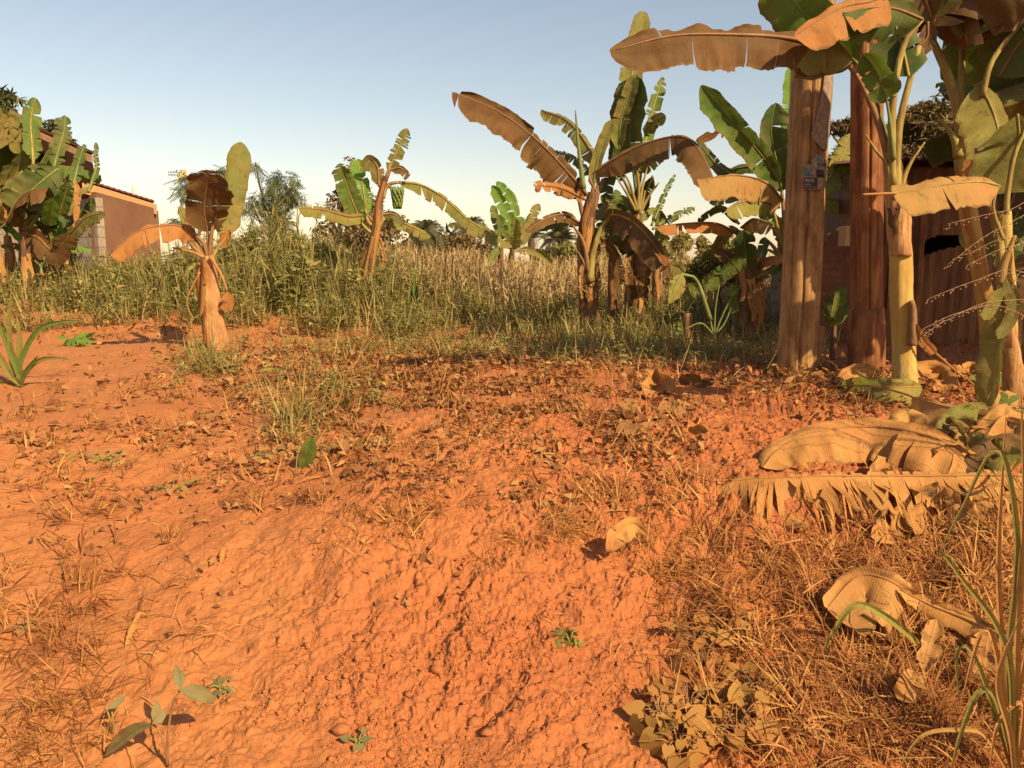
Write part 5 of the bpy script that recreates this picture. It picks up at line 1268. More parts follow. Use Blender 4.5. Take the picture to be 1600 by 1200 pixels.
scatter('low_weeds', WD, x, y, U(0, 6.28, n), rng.normal(0, .4, n), rng.normal(0, .4, n), U(.05, .22, n), 'weed', conform=False, label='low weeds at the edge of the bare soil')
px_, py_ = blobpx([(470, 640, 34, 30, 110), (530, 610, 30, 22, 70), (325, 575, 30, 14, 130), (450, 690, 24, 18, 40), (700, 555, 200, 12, 420), (1000, 560, 120, 14, 400)])
x, y = vground(px_, py_); n = len(x)
scatter('grass_tufts', BL, x, y, U(0, 6.28, n), rng.normal(-.2, .45, n), rng.normal(0, .35, n), np.stack([U(.3, .55, n)] + [U(.12, .42, n)] * 2, 1), 'grass', conform=False, label='grass tufts at the edge of the bare soil')
# straw and roots: dense on the bank at lower right, sparse on the left
def straw(lst, name, lab, l0, l1, wd, pit, up, mat='dry', sel=BL):
    a, b = blobpx(lst); x, y = vground(a, b); n = len(x)
    L = U(l0, l1, n)
    scatter(name, sel, x, y, U(0, 6.28, n), rng.normal(-pit, .32, n), rng.normal(0, .6, n), np.stack([U(.5, 1.2, n) * wd, L, L], 1), mat, dz=U(0, up, n), label=lab)
straw([(1370, 920, 110, 45, 900), (1480, 1020, 100, 80, 1000), (1400, 1130, 130, 50, 900), (1180, 900, 70, 50, 160), (1110, 960, 50, 60, 220), (1550, 900, 60, 60, 800), (1270, 1060, 60, 50, 400)], 'dry_grass', 'tangle of dry grass on the bank at the lower right', .05, .17, .26, 1.05, .05)
straw([(1400, 1080, 150, 80, 500), (1520, 980, 80, 90, 300)], 'dry_grass', 'standing dry stalks on the bank at the lower right', .06, .20, .2, .5, .02)
straw([(110, 950, 90, 80, 520), (60, 1100, 70, 80, 620), (180, 720, 90, 50, 260), (120, 620, 110, 26, 260), (60, 820, 60, 60, 120)], 'straw', 'sparse straw and dead roots on the left slope', .06, .20, .2, 1.42, .012)
straw([(620, 900, 260, 130, 130), (900, 850, 120, 80, 200), (1050, 830, 90, 60, 420), (420, 800, 160, 70, 110), (1080, 900, 60, 70, 260)], 'straw', 'scattered straw bits on the red bank', .03, .12, .17, 1.4, .01)
px_, py_ = blobpx([(1400, 1060, 160, 80, 900), (1250, 1120, 100, 40, 500), (1500, 860, 80, 60, 300), (1420, 640, 120, 20, 260)])
x, y = vground(px_, py_); n = len(x)
scatter('dead_leaf_bits', SL, x, y, U(0, 6.28, n), rng.normal(-.1, .8, n), rng.normal(0, .8, n), U(.012, .035, n), 'dry', dz=U(.0, .03, n), label='crumpled dead leaf bits in the dry grass')
def tussocks(lst, name, lab, l0, l1, wd, mat='dry'):
    a, b = blobpx([(cx, cy, sx, sy, k) for cx, cy, sx, sy, k in lst]); cx_, cy_ = vground(a, b); X = []; Y = []; YW = []; PT = []; LL = []
    for x0, y0 in zip(cx_, cy_):
        k = rng.integers(14, 46); r_ = U(.012, .04); base = U(0, 6.28); lay = U(-1.25, -.5)
        X.append(x0 + rng.normal(0, r_, k)); Y.append(y0 + rng.normal(0, r_, k)); YW.append(rng.normal(base, .75, k)); PT.append(rng.normal(lay, .22, k)); LL.append(U(l0, l1, k) * U(.6, 1.3))
    X, Y, YW, PT, LL = map(np.concatenate, (X, Y, YW, PT, LL)); n = len(X)
    scatter(name, BL, X, Y, YW, PT, rng.normal(0, .3, n), np.stack([U(.4, 1.3, n) * wd, LL, LL], 1), mat, dz=U(-.01, .03, n), label=lab)
tussocks([(1380, 900, 90, 30, 40), (1480, 1040, 90, 70, 46), (1390, 1150, 120, 40, 60), (1190, 960, 60, 50, 7), (1540, 900, 60, 50, 20)], 'dry_grass', 'tussocks of dry grass sprawling down the bank at the lower right', .07, .2, .26)
tussocks([(420, 800, 120, 40, 9), (620, 800, 140, 40, 8), (830, 840, 90, 50, 9), (110, 930, 90, 80, 14), (50, 1080, 60, 80, 18), (150, 640, 110, 40, 22), (180, 760, 90, 40, 16), (430, 640, 60, 50, 12), (560, 690, 60, 20, 8), (1090, 880, 60, 60, 14), (960, 780, 60, 30, 8)], 'dry_grass', 'small dry tussocks on the open slope', .05, .16, .22)
px_, py_ = blobpx([(430, 740, 90, 26, 420), (620, 745, 120, 24, 420), (850, 770, 140, 30, 520), (330, 770, 80, 24, 160), (300, 880, 120, 60, 90), (650, 900, 200, 60, 110)])
x, y = vground(px_, py_); n = len(x); k = fbm(x * 3 + 5, y * 3, 3) > -.05; x, y = x[k], y[k]; n = len(x)
scatter('trailing_leaves', SL, x, y, U(0, 6.28, n), rng.normal(-.3, .6, n), rng.normal(0, .6, n), U(.016, .045, n), 'litter', dz=U(.0, .03, n), label='wilted leaves trailing over the brow of the bank')
# crumbled soil
def rock(k):
    b_ = bmesh.new(); bmesh.ops.create_icosphere(b_, subdivisions=1, radius=.5); r_ = random.Random(k)
    sc_ = Vector((r_.uniform(.8, 1.3), r_.uniform(.8, 1.3), r_.uniform(.5, .9)))
    off = r_.uniform(0, 50)
    V = np.array([tuple(v.co) for v in b_.verts]); nn_ = 1 + .45 * perlin(V[:, 0] * 2.6 + off, V[:, 1] * 2.6 + V[:, 2] * 2.1) + .2 * perlin(V[:, 0] * 7 + off, V[:, 2] * 7 + V[:, 1] * 3)
    V = V * (nn_ * (1 + .22 * np.random.default_rng(k).normal(size=len(V))))[:, None] * np.array(sc_); Fq = np.array([[v.index for v in f.verts] for f in b_.faces]); b_.free(); return V, Fq
import bmesh
RK = [rock(k) for k in range(7)]
px_, py_ = blobpx([(700, 1040, 190, 80, 9000), (620, 1150, 140, 50, 3000), (760, 830, 250, 60, 2600), (950, 700, 250, 50, 2600), (300, 980, 220, 120, 1400), (820, 980, 90, 50, 900), (900, 760, 150, 60, 900), (1180, 740, 60, 30, 500), (450, 1130, 100, 50, 500), (860, 880, 100, 40, 500), (350, 850, 150, 60, 200), (1080, 1100, 160, 60, 500), (200, 1100, 130, 60, 200), (1050, 640, 200, 40, 600)])
x, y = vground(px_, py_); n = len(x)
k = U(0, 1, n) < sstep(-.3, .25, fbm(x * 4 + 9, y * 4, 3)) * .9 + .1; x, y = x[k], y[k]; n = len(x)
sz = np.clip(.0034 * U(.004, 1, n) ** -.42, .003, .021)
V, Fq = scatter_arrays_c(RK, np.stack([x, y, H(x, y) + sz * .02], 1), U(0, 6.28, n), U(-1, 1, n), U(-1, 1, n), sz, None)
o = np_mesh('soil_crumbs', V, Fq, M['soil'], smooth=False); tag(o, 'crumbs of loose red soil on the bank', kind='stuff')
clods = [(535, 1140, 34, 'rounded pale soil clod at the bottom edge, largest on the slope'), (683, 1048, 24, 'wedge shaped clod with a sharp shadow in the middle of the bank'), (770, 1000, 20, None), (765, 1035, 18, None), (530, 930, 16, None), (560, 1000, 22, None), (600, 965, 15, None),
         (740, 1130, 26, None), (700, 1120, 20, None), (760, 1145, 24, None), (880, 1010, 16, None), (480, 1010, 18, None), (640, 1085, 18, None), (905, 1175, 24, None), (815, 1090, 14, None), (610, 1180, 20, None), (330, 1190, 16, None), (920, 1165, 20, None)]
for i, (a, b, s_, lab) in enumerate(clods):
    g_ = ground(a, b); v, f = RK[i % 7]; me = bpy.data.meshes.new('earth_clod'); sm = s_ * pxm(g_.y) * .9
    th = i * 1.3; c, s2 = math.cos(th), math.sin(th); vv = v @ np.array([[c, s2, 0], [-s2, c, 0], [0, 0, 1]]) * sm
    o = np_mesh('earth_clod', vv, f, M['soil'], smooth=False); o.location = g_ + Vector((0, 0, sm * .08))
    tag(o, lab or 'small clod of red soil lying loose on the bank', 'earth clod', 'loose earth clods on the bank')

# ------------------------------------------------------------------ fallen banana leaves on the ground
def GP(lst, lift=0.0):
    """ground points from picture points; third value lifts"""
    return [ground(q[0], q[1]) + Vector((0, 0, lift + (q[2] if len(q) > 2 else 0))) for q in lst]
def thing_leaf(name, label, cat, at, group='fallen banana leaves'):
    return empty(name, ground(*at), label, cat, group)
p = thing_leaf('fallen_banana_leaf', 'broad tan banana leaf lying on the soil, its rounded tip to the left', 'fallen leaf', (1340, 740))
c = GP([(1520, 742, .09), (1440, 724, .13), (1360, 712, .135), (1270, 712, .11), (1215, 722, .055), (1192, 735, .015)])
blade(p, c, .16, 42, -28, droop=.25, tears=0, mat='fallen', mid='straw', wR=.07, seed=61, ripple=.05, midr=.008, prof='full', crump=.5)
c = GP([(1530, 748, .08), (1470, 735, .11), (1400, 722, .12)])
blade(p, c, .19, 52, -30, droop=.3, tears=3, gap=.12, mat='fallen', mid=None, wR=.05, seed=62, ripple=.10, prof='blunt', crump=.5, name='torn_blade')
c = GP([(1385, 735, .05), (1372, 748, .05), (1360, 765, .02)])
blade(p, c, .05, 30, 30, mat='straw', mid=None, tears=2, seed=63, ripple=.2, crump=.5, name='torn_blade')
p = thing_leaf('fallen_banana_leaf', 'long banana leaf lying right, its thin midrib pointing up left to the posts', 'fallen leaf', (1500, 690))
c = GP([(1700, 745, .16), (1600, 715, .15), (1530, 690, .14), (1460, 668, .13), (1425, 652, .12)])
blade(p, c, .17, 38, -30, droop=.3, tears=5, gap=.12, mat='fallen', mid='straw', wR=.06, seed=64, ripple=.14, midr=.009, crump=.5)
stalk(p, GP([(1425, 652, .12), (1380, 632, .10), (1330, 618, .07), (1278, 612, .03)]), (.007, .004), 'straw')
c = GP([(1600, 752, .10), (1540, 735, .10), (1490, 715, .10)])
blade(p, c, .12, 40, 0, droop=.3, tears=4, gap=.2, mat='olive', mid=None, wR=.10, seed=65, ripple=.25, crump=.5, name='torn_blade')
c = GP([(1445, 700, .10), (1415, 690, .12), (1400, 700, .08)])
blade(p, c, .07, 30, 20, mat='fallen', mid=None, tears=2, seed=66, ripple=.25, crump=.5, name='torn_blade')
p = thing_leaf('fallen_banana_leaf', 'curled olive banana leaf in front of the yellow trunk', 'fallen leaf', (1370, 640))
c = GP([(1440, 628, .10), (1390, 630, .10), (1345, 618, .07), (1315, 612, .03)])
blade(p, c, .10, 40, 10, droop=.2, tears=1, mat='yellow', mid='straw', wR=.08, seed=67, ripple=.12, midr=.006, crump=.5)
p = thing_leaf('fallen_banana_leaf', 'curled tan leaf against the foot of the right post', 'fallen leaf', (1335, 600))
c = GP([(1375, 600, .09), (1350, 598, .12), (1325, 600, .10), (1306, 606, .03)])
blade(p, c, .10, 30, -20, droop=.25, tears=0, mat='fallen', mid='straw', wR=.05, seed=68, ripple=.1, midr=.006, crump=.5)
p = thing_leaf('fallen_banana_leaf', 'crumpled orange sheath at the foot of the yellow trunk', 'fallen leaf', (1455, 615))
c = GP([(1432, 612, .10), (1450, 602, .12), (1470, 606, .09), (1480, 620, .02)])
blade(p, c, .10, 30, 20, droop=.2, tears=1, mat='fallen', mid=None, wR=.09, seed=69, ripple=.25, crump=.5)
p = thing_leaf('fallen_banana_leaf', 'heap of torn rolled leaf pieces at the right edge, above the shredded frond', 'fallen leaf', (1530, 720))
for i, (lst, w_, mt, a1, a2) in enumerate((
        ([(1540, 680, .14), (1500, 690, .15), (1470, 705, .10)], .07, 'olive', 40, 20), ([(1600, 700, .16), (1560, 705, .17), (1530, 730, .10)], .08, 'fallen', 30, -30),
        ([(1480, 690, .13), (1500, 715, .12), (1520, 745, .05)], .05, 'tan', 60, 60), ([(1610, 740, .12), (1570, 735, .13), (1530, 745, .10), (1500, 755, .04)], .06, 'brown', 40, 10),
        ([(1450, 745, .06), (1480, 735, .09), (1520, 740, .08)], .06, 'fallen', 30, 30), ([(1590, 650, .12), (1550, 655, .12), (1510, 650, .06)], .06, 'tan', 40, -20), ([(1420, 668, .10), (1395, 690, .10), (1380, 712, .05)], .05, 'olive', 20, 40))):
    blade(p, GP(lst), w_, a1, a2, droop=.3, tears=3, gap=.15, mat=mt, mid=None, seed=300 + i, ripple=.25, crump=.6, name='torn_blade')
# shredded dry leaf hanging over the brow
p = thing_leaf('shredded_banana_leaf', 'long dry banana leaf shredded into strips hanging over the brow of the bank', 'dry leaf', (1330, 790))
c = GP([(1680, 772, .06), (1560, 768, .07), (1450, 769, .07), (1330, 769, .07), (1230, 768, .06), (1150, 767, .045), (1120, 772, .02)])
blade(p, c, .25, 36, -40, droop=.05, tears=52, gap=.5, tear_a=16, mat='fallen', mid='straw', wR=.03, seed=70, ripple=.18, midr=.008, skew=.1, rows=8, crump=.5, label='strips of the leaf blade')
blade(p, [q - Vector((0, .012, .006)) for q in c[1:5]], .22, 46, 0, droop=.12, tears=30, gap=.6, tear_a=22, mat='fallen', mid=None, wR=0, seed=71, ripple=.25, skew=-.1, rows=8, crump=.5, name='torn_blade')
c = GP([(1590, 800, .07), (1500, 810, .05), (1420, 830, .05), (1360, 850, .03)])
blade(p, c, .07, 30, 20, droop=.1, tears=9, gap=.3, mat='fallen', mid='straw', seed=72, ripple=.25, midr=.005, crump=.5, name='torn_blade')
c = GP([(1620, 850, .05), (1540, 840, .06), (1480, 815, .08), (1440, 790, .07)])
blade(p, c, .08, 30, 20, droop=.1, tears=8, gap=.3, mat='straw', mid='straw', seed=73, ripple=.25, midr=.005, crump=.5, name='torn_blade')
# dry leaf on the bank at lower right
p = thing_leaf('fallen_banana_leaf', 'crumpled orange leaf on the bank at the lower right, casting a dark shadow', 'fallen leaf', (1340, 1000))
c = GP([(1420, 985, .13), (1380, 972, .16), (1335, 968, .16), (1290, 992, .10)])
blade(p, c, .15, 30, 5, droop=.15, tears=0, mat='fallen', mid='straw', wR=.04, seed=74, ripple=.16, midr=.005, prof='blunt', rows=9, crump=.5)
c = GP([(1590, 1050, .10), (1510, 1020, .12), (1450, 1000, .13), (1400, 980, .14)])
blade(p, c, .04, 30, 20, droop=.2, tears=2, mat='fallen', mid='straw', seed=75, ripple=.2, midr=.012, crump=.5, name='torn_blade')
c = GP([(1460, 1010, .10), (1450, 1045, .10), (1440, 1080, .08)])
blade(p, c, .035, 30, 20, droop=.2, tears=1, mat='straw', mid=None, seed=76, ripple=.2, crump=.5, name='torn_blade')
c = GP([(1540, 1030, .11), (1535, 1070, .10), (1530, 1110, .08)])
blade(p, c, .05, 30, 20, droop=.2, tears=2, mat='fallen', mid=None, seed=77, ripple=.2, crump=.5, name='torn_blade')
def scrap(label, pts, w_, mat, sd, aL=40, aR=10, rip=.25, wR=None, cat='dry leaf'):
    o = blade(None, GP(pts), w_, aL, aR, droop=.15, tears=1, gap=.1, mat=mat, mid=None, seed=sd, ripple=rip, wR=wR, name='dry_leaf', prof='lance')
    return tag(o, label, cat, 'dry leaf scraps on the soil')
scrap('lit tan leaf scrap standing off the bank, throwing a broad shadow', [(946, 900, .10), (966, 890, .15), (990, 880, .16), (1012, 888, .13)], .048, 'fallen', 80)
scrap('small folded tan scrap left of the bigger one on the bank', [(950, 882, .05), (960, 874, .07), (972, 872, .06)], .018, 'fallen', 81)
scrap('curled orange dry leaf on the plateau, right of centre', [(1008, 630, .04), (1022, 612, .10), (1040, 615, .09), (1062, 628, .04)], .085, 'fallen', 82)
scrap('dusty dry leaf lying flat beside the curled orange one', [(1060, 600, .03), (1085, 603, .05), (1115, 608, .03)], .06, 'brown', 83)
scrap('long thin dry leaf lying below the curled orange one', [(1075, 680, .03), (1095, 685, .05), (1120, 692, .02)], .035, 'fallen', 84)
scrap('broad curled leaf on the litter just in front of the left post', [(1180, 598, .03), (1205, 590, .06), (1228, 594, .03)], .06, 'brown', 330)
scrap('tan leaf strip lying between the yellow trunk and the right edge', [(1490, 590, .03), (1520, 585, .06), (1550, 592, .03)], .07, 'fallen', 331)
scrap('pale cane piece lying in the grass left of the left post', [(1150, 548, .02), (1180, 546, .03), (1212, 545, .02)], .018, 'fallen', 332)
scrap('small withered leaf on the bare slope at the left', [(345, 880, .0), (350, 872, .04), (355, 865, .03)], .018, 'fallen', 85)
scrap('pale twisted dry leaf on the lower left slope', [(195, 1015, .01), (205, 995, .03), (218, 968, .03), (235, 968, .02)], .017, 'fallen', 86)
scrap('tan triangular leaf scrap in the dry grass at the lower right', [(1400, 1130, .08), (1418, 1115, .10), (1430, 1095, .10)], .045, 'fallen', 87)
scrap('brown leaf scrap at the foot of the short thick banana plant', [(455, 558, .02), (430, 560, .04), (405, 565, .02)], .06, 'brown', 88)
scrap('pale leaf in the grass clump left of centre', [(445, 590, .06), (425, 588, .07), (400, 592, .05)], .03, 'yellow', 89)

# ------------------------------------------------------------------ plants one can tell apart in the foreground
def up(px, py, base, k=0):
    """a point seen at px,py standing at the depth of base (+k)"""
    return W(px, py, base.y + k)
def leafstalk(e, base, pts, r=.003, mat='stalk_g', k=-.02):
    m = MB(); C = spline([base] + [up(a, b, base, k) for a, b in pts], 10); m.tube(C, [r * (1 - .04 * i) for i in range(10)], 6); return m.build('leaf_stalk', M[mat], e)
M['sp'] = leafm('leaf_grey_green', (.17, .17, .07), (.24, .24, .10), dust=(.42, .2, .09), dustamt=.3, transl=.15)
M['vine'] = leafm('leaf_vine', (.34, .19, .045), (.52, .31, .075), dust=(.50, .19, .055), dustamt=.45, transl=.2, veins=False)
b = ground(262, 1198)
e = empty('arrow_leaf_plant', b, 'low plant with large folded arrow leaves, at the bottom left of the bare slope', 'leafy plant', 'foreground seedlings')
leafstalk(e, b, [(262, 1150), (270, 1100), (281, 1079)], .0045, 'stalk_b'); leafstalk(e, b, [(258, 1170), (250, 1145), (240, 1132)], .004, 'stalk_b')
def arrow(pts, w1, w2, aL, aR, k, sd, mat='sp'):
    return blade(e, [up(a, q, b, k + .02 * i) for i, (a, q) in enumerate(pts)], w1, aL, aR, droop=.05, tears=0, mat=mat, mid=None, wR=w2, ripple=.08, seed=sd, prof='lance', name='leaf')
arrow([(279, 1078), (300, 1085), (322, 1092), (334, 1100)], .036, .016, 10, 40, -.03, 91); arrow([(281, 1078), (277, 1058), (274, 1038)], .010, .022, 10, 20, -.03, 92)
arrow([(240, 1132), (215, 1140), (190, 1158), (165, 1182)], .012, .034, 20, 30, -.05, 93); arrow([(240, 1130), (245, 1112), (244, 1092)], .016, .012, 20, 10, -.05, 94); arrow([(238, 1130), (250, 1120), (258, 1106)], .012, .016, 20, 10, -.06, 95)
b2 = ground(176, 1146); 
e = empty('arrow_leaf_plant', b2, 'tiny plant with one small leaf, left of the larger arrow leaf plant', 'leafy plant', 'foreground seedlings'); b = b2
leafstalk(e, b, [(172, 1125), (168, 1112)], .004, 'stalk_y'); leafstalk(e, b, [(177, 1130), (175, 1112)], .004, 'stalk_y')
arrow([(166, 1108), (180, 1100), (198, 1086)], .014, .012, 10, 20, -.02, 96)
def small_plant(px, py, label, cat, n, size, mat, seed, hgt=.05, spread=.05, tm=None, group='small green seedlings', name='seedling'):
    rr = random.Random(seed); b = ground(px, py); e = empty(name, b, label, cat, group)
    st = MB()
    for k in range(n):
        a = k * 2.4 + rr.uniform(-.3, .3); r_ = spread * math.sqrt((k + 1) / n); h = hgt * rr.uniform(.6, 1.1)
        tip = b + Vector((math.cos(a) * r_, math.sin(a) * r_ * .7, 0)); tip.z = float(H(tip.x, tip.y)) + h * .7 + max(0, (b.z - tip.z) * .0)
        st.tube(spline([b, b.lerp(tip, .5) + Vector((0, 0, h * .4)), tip], 6), [.0022] * 6, 5)
        tv, tf = tm if tm else HEART
        s_ = size * rr.uniform(.5, 1.3)
        Mx = Matrix.Rotation(a - math.pi / 2 + rr.uniform(-.5, .5), 3, 'Z') @ Matrix.Rotation(rr.uniform(-1.1, .3) , 3, 'X') @ Matrix.Rotation(rr.uniform(-.5, .5), 3, 'Y')
        R2 = Matrix.Rotation(.55, 3, 'X')   # leaves turn their faces to the light on the bank
        vv = [R2 @ (Mx @ (Vector(q) * s_)) + tip for q in tv]
        me = bpy.data.meshes.new('leaf'); me.from_pydata(vv, [], [tuple(f) for f in tf]); me.update(); link_mesh('leaf', me, M[mat], e)
    st.build('stem', M['stalk_g' if mat != 'vine' else 'stalk_b'], e)
    return e
HEART = ([(0, 0, 0), (-.30, -.16, .04), (-.48, .06, .07), (-.44, .36, .05), (-.24, .70, -.02), (0, 1.0, -.12), (.24, .70, -.02), (.44, .36, .05), (.48, .06, .07), (.30, -.16, .04), (0, .36, -.03), (0, .7, -.06)],
         [(0, 2, 1), (0, 10, 3, 2), (10, 11, 4, 3), (11, 5, 4), (0, 9, 8), (0, 8, 7, 10), (10, 7, 6, 11), (11, 6, 5)])
def lobed(nl=5):
    vs = [(0, 0, 0)]; fs = []
    for k in range(nl):
        a = (k - (nl - 1) / 2) * .75; c_, s_ = math.sin(a), math.cos(a); L = 1 - .12 * abs(k - (nl - 1) / 2); o = len(vs)
        for (u, v_) in ((.3, -.12), (.6, -.2), (1, 0), (.6, .2), (.3, .12)):
            vs.append((c_ * u * L + s_ * v_ * .8, s_ * u * L - c_ * v_ * .8, .08 * abs(v_) - .15 * u * u))
        fs += [(0, o, o + 4), (o, o + 1, o + 3, o + 4), (o + 1, o + 2, o + 3)]
    return vs, fs
LOB = lobed()
vines = [(1030, 1130, 9, .050, 'heart leaved creeper at the bottom, leftmost of the patch'), (1075, 1110, 11, .046, 'heart leaved creeper with many small leaves, lower middle of the patch'), (1100, 1050, 9, .050, 'creeper with leaves stacked down the bank'), (1090, 1010, 7, .048, 'topmost heart leaved creeper, below the dry stems'),
         (1150, 1150, 10, .062, 'largest leaved creeper at the bottom, against the dark hollow'), (1180, 1085, 9, .036, 'small leaved creeper at the right end of the patch'), (1135, 1000, 6, .044, 'creeper leaves at the right top of the patch'), (1060, 1175, 9, .055, 'heart leaved creeper touching the bottom edge of the picture')]
for i, (a, b_, n_, s_, lab) in enumerate(vines): small_plant(a, b_, lab, 'creeper', int(n_ * 1.8), s_ * 1.05, 'vine', 200 + i, .08, .095, group='heart leaved creepers on the bank', name='creeper_plant')
small_plant(890, 1005, 'pale green lobed seedling on the bare bank', 'seedling', 7, .05, 'yellow', 210, .03, .04, LOB)
small_plant(118, 540, 'bright green lobed seedling on the soil at the left', 'seedling', 7, .16, 'bright', 211, .12, .12, LOB)
small_plant(1590, 660, 'green lobed climber at the right edge, before the nearest trunk', 'climber', 6, .12, 'green', 212, .12, .12, LOB)
small_plant(1545, 625, 'green heart leaved climber in front of the hanging leaf', 'climber', 6, .08, 'green', 213, .25, .12)
small_plant(345, 1075, 'half eaten seedling right of the arrow leaf plant', 'seedling', 6, .035, 'sp', 214, .02, .045, LOB)
small_plant(985, 660, 'drooping leafy seedling on the plateau near the middle', 'seedling', 9, .055, 'litter', 215, .12, .06)
small_plant(1055, 650, 'leafy seedling beside the curled orange leaf', 'seedling', 8, .06, 'litter', 216, .12, .06)
small_plant(990, 690, 'withered seedling at the brow, right of the middle', 'seedling', 9, .05, 'litter', 217, .10, .06)
small_plant(330, 655, 'low seedling on the bare soil left of the grass clump', 'seedling', 9, .05, 'litter', 218, .04, .1)
small_plant(160, 720, 'creeping dusty plant on the left slope', 'seedling', 14, .045, 'creeper', 219, .03, .14)
small_plant(270, 770, 'dusty leaves trailing along the left slope', 'seedling', 12, .05, 'litter', 220, .05, .16)
small_plant(40, 985, 'dark leaved seedling at the left edge', 'seedling', 6, .04, 'litter', 221, .03, .04)
small_plant(500, 715, 'wilted creeper under the big green leaf', 'seedling', 16, .06, 'litter', 222, .06, .14)
small_plant(575, 700, 'wilted creeper right of the big green leaf', 'seedling', 14, .055, 'litter', 223, .05, .13)
small_plant(420, 715, 'wilted creeper left of the big green leaf', 'seedling', 14, .055, 'litter', 224, .05, .13)
small_plant(560, 1165, 'tiny two leaved seedling at the bottom edge', 'seedling', 5, .03, 'sp', 225, .03, .03)
b = ground(462, 745); e = empty('arrow_leaf_plant', b, 'single big green arrow leaf hanging in front of the grass clump', 'leafy plant', 'foreground seedlings')
arrow([(488, 680), (482, 700), (476, 722), (470, 740)], .042, .040, 10, 15, .05, 97, 'green'); leafstalk(e, b, [(466, 700), (480, 675), (488, 681)], .004, 'stalk_g', .05)
# bladed plants
def bladed(px, py, label, cat, lst, wpx, mat, group='spiky bladed plants', name='bladed_plant', tape='lance', dd=.1):
    b = ground(px, py); e = empty(name, b, label, cat, group); rr = random.Random(px)
    for i, pts in enumerate(lst):
        k = rr.uniform(-dd, dd)
        ww = wpx * pxm(b.y) * rr.uniform(.75, 1.15)
        P = [b + Vector((rr.uniform(-1, 1) * ww, 0, 0))] + [up(a, q, b, k * (j + 1) / len(pts)) for j, (a, q) in enumerate(pts)]
        blade(e, P, ww, 30, 30, droop=0, tears=0, mat=mat if isinstance(mat, str) else mat[i % len(mat)], mid=None, ripple=0, crump=0, seed=px + i, prof='lance', rows=3, name='blade')
    return e
bladed(30, 605, 'spiky plant with long arching green blades at the left edge', 'spiky plant',
       [[(18, 560), (14, 500), (18, 448)], [(34, 560), (60, 515), (100, 502), (136, 503)], [(15, 585), (-5, 550), (-30, 530)], [(25, 570), (8, 530), (-4, 500)], [(45, 575), (70, 560), (112, 562)], [(12, 600), (-20, 598)], [(30, 560), (30, 520), (26, 490)], [(38, 585), (52, 565), (60, 555)]], 5.5, ['olive', 'green'])
bladed(648, 505, 'upright spiky plant standing in the weeds near the middle', 'spiky plant',
       [[(648, 470), (647, 425)], [(644, 470), (640, 440)], [(653, 480), (662, 458)], [(642, 490), (632, 470)], [(655, 490), (670, 470)], [(650, 470), (652, 440)]], 4, ['green', 'dark'])
bladed(330, 585, 'clump of arching grass blades at the foot of the short thick banana plant', 'grass clump',
       [[(310, 560), (285, 548)], [(300, 575), (270, 572)], [(322, 545), (300, 525)], [(335, 550), (345, 530)], [(345, 560), (375, 548)], [(350, 575), (385, 570)], [(318, 560), (305, 530), (300, 505)], [(330, 550), (328, 525)]], 1.8, ['olive', 'dark'])
bladed(470, 660, 'clump of thin grass blades left of centre', 'grass clump',
       [[(455, 600), (440, 560)], [(475, 600), (478, 552)], [(440, 640), (400, 610)], [(430, 630), (395, 625)], [(500, 640), (540, 600)], [(462, 620), (445, 590)], [(485, 620), (510, 580)], [(520, 640), (535, 610), (538, 570)], [(445, 640), (415, 622)], [(490, 640), (520, 625)], [(452, 640), (418, 590)], [(470, 610), (465, 560)]], 1.6, ['olive', 'tan', 'olive'])
bladed(1585, 1230, 'broad bladed tall grass at the lower right corner', 'tall grass',
       [[(1575, 1050), (1590, 850), (1560, 700), (1500, 800), (1460, 880)], [(1540, 1150), (1500, 1140), (1440, 1150), (1400, 1210)], [(1570, 1050), (1560, 880), (1572, 640)], [(1560, 1100), (1530, 1080), (1500, 1150), (1480, 1230)], [(1590, 1000), (1600, 800), (1595, 600)],
        [(1570, 1090), (1540, 980), (1500, 1100)], [(1560, 1130), (1520, 1020), (1495, 1020), (1500, 1110)], [(1590, 1100), (1610, 950), (1590, 760)], [(1600, 1100), (1560, 1130), (1545, 1210)], [(1575, 1020), (1500, 900), (1470, 860), (1530, 900)], [(1580, 1150), (1560, 1060), (1595, 960)]], 5.5, ['olive', 'tan', 'straw'], group='tall grasses at the right', name='tall_grass_plant', dd=.08)
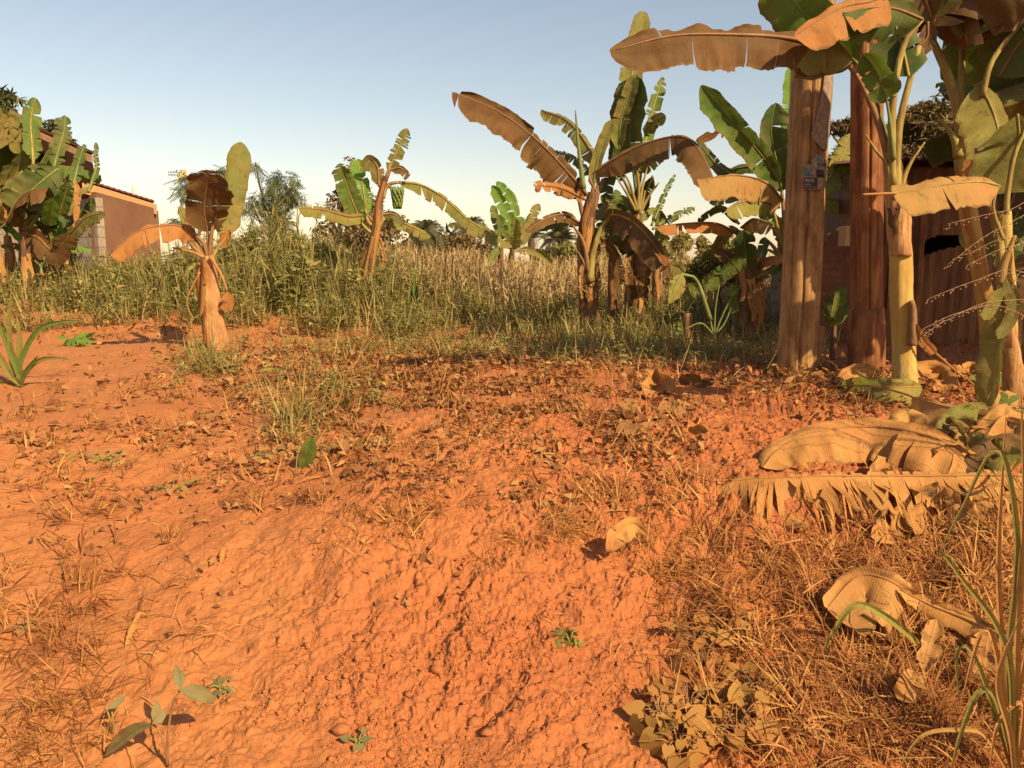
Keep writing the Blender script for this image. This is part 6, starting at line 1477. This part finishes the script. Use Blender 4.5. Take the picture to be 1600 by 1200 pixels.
bladed(1475, 1060, 'pale bent grass blade lying over the crumpled orange leaf', 'tall grass',
       [[(1440, 1010), (1380, 960), (1335, 945), (1300, 990), (1278, 1035)], [(1450, 1020), (1475, 1010), (1445, 1080), (1438, 1100)]], 7, ['yellow', 'tan'], group='tall grasses at the right', name='tall_grass_plant', dd=.02)
# beaded grass plumes arching in from the right edge
b = ground(1640, 900); e = empty('plumed_grass', b, 'grass plumes with tiny beads arching in from the right edge', 'plumed grass', 'tall grasses at the right')
M['bead'] = plain('grass_beads', [(.3, (.32, .16, .08)), (.7, (.56, .34, .18))], 30)
for arc in ([(1640, 700), (1640, 540), (1570, 480), (1500, 488), (1440, 515)], [(1640, 720), (1650, 500), (1560, 470), (1480, 500), (1442, 525)], [(1640, 700), (1650, 480), (1590, 423), (1520, 440), (1450, 467)], [(1640, 660), (1640, 400), (1580, 385), (1510, 415)],
            [(1640, 600), (1640, 350), (1560, 358), (1480, 414)], [(1640, 600), (1640, 330), (1570, 330), (1480, 350)], [(1640, 700), (1640, 470), (1600, 425), (1580, 450)], [(1640, 560), (1600, 380), (1500, 400)]):
    C = spline([b] + [W(a, q, 3.1 - .1 * i) for i, (a, q) in enumerate(arc)], 60); m = MB(); m.tube(C, [.0022 * (1 - .012 * i) for i in range(60)], 5)
    for i in range(30, 60):
        for j in range(2):
            q = C[i].lerp(C[min(i + 1, 59)], random.random()) + Vector((random.uniform(-.004, .004), random.uniform(-.01, .01), random.uniform(-.016, .002)))
            m.tube([q, q + Vector((-.003, 0, -.003)), q + Vector((-.006, 0, -.005))], [.0008, .002, .0006], 4)
    m.build('plume', M['bead'], e)

# origin of every single-mesh thing: the middle of its foot
bpy.context.view_layer.update()
for o in list(col.objects):
    if o.type == 'MESH' and o.parent is None and not o.children and 'category' in o and o.location.length < 1e-6:
        me = o.data; n = len(me.vertices); a = np.empty(n * 3, np.float32); me.vertices.foreach_get('co', a); a = a.reshape(-1, 3)
        c = np.array([(a[:, 0].min() + a[:, 0].max()) / 2, (a[:, 1].min() + a[:, 1].max()) / 2, a[:, 2].min()]); a -= c
        me.vertices.foreach_set('co', a.ravel()); me.update(); o.location = Vector([float(q) for q in c])
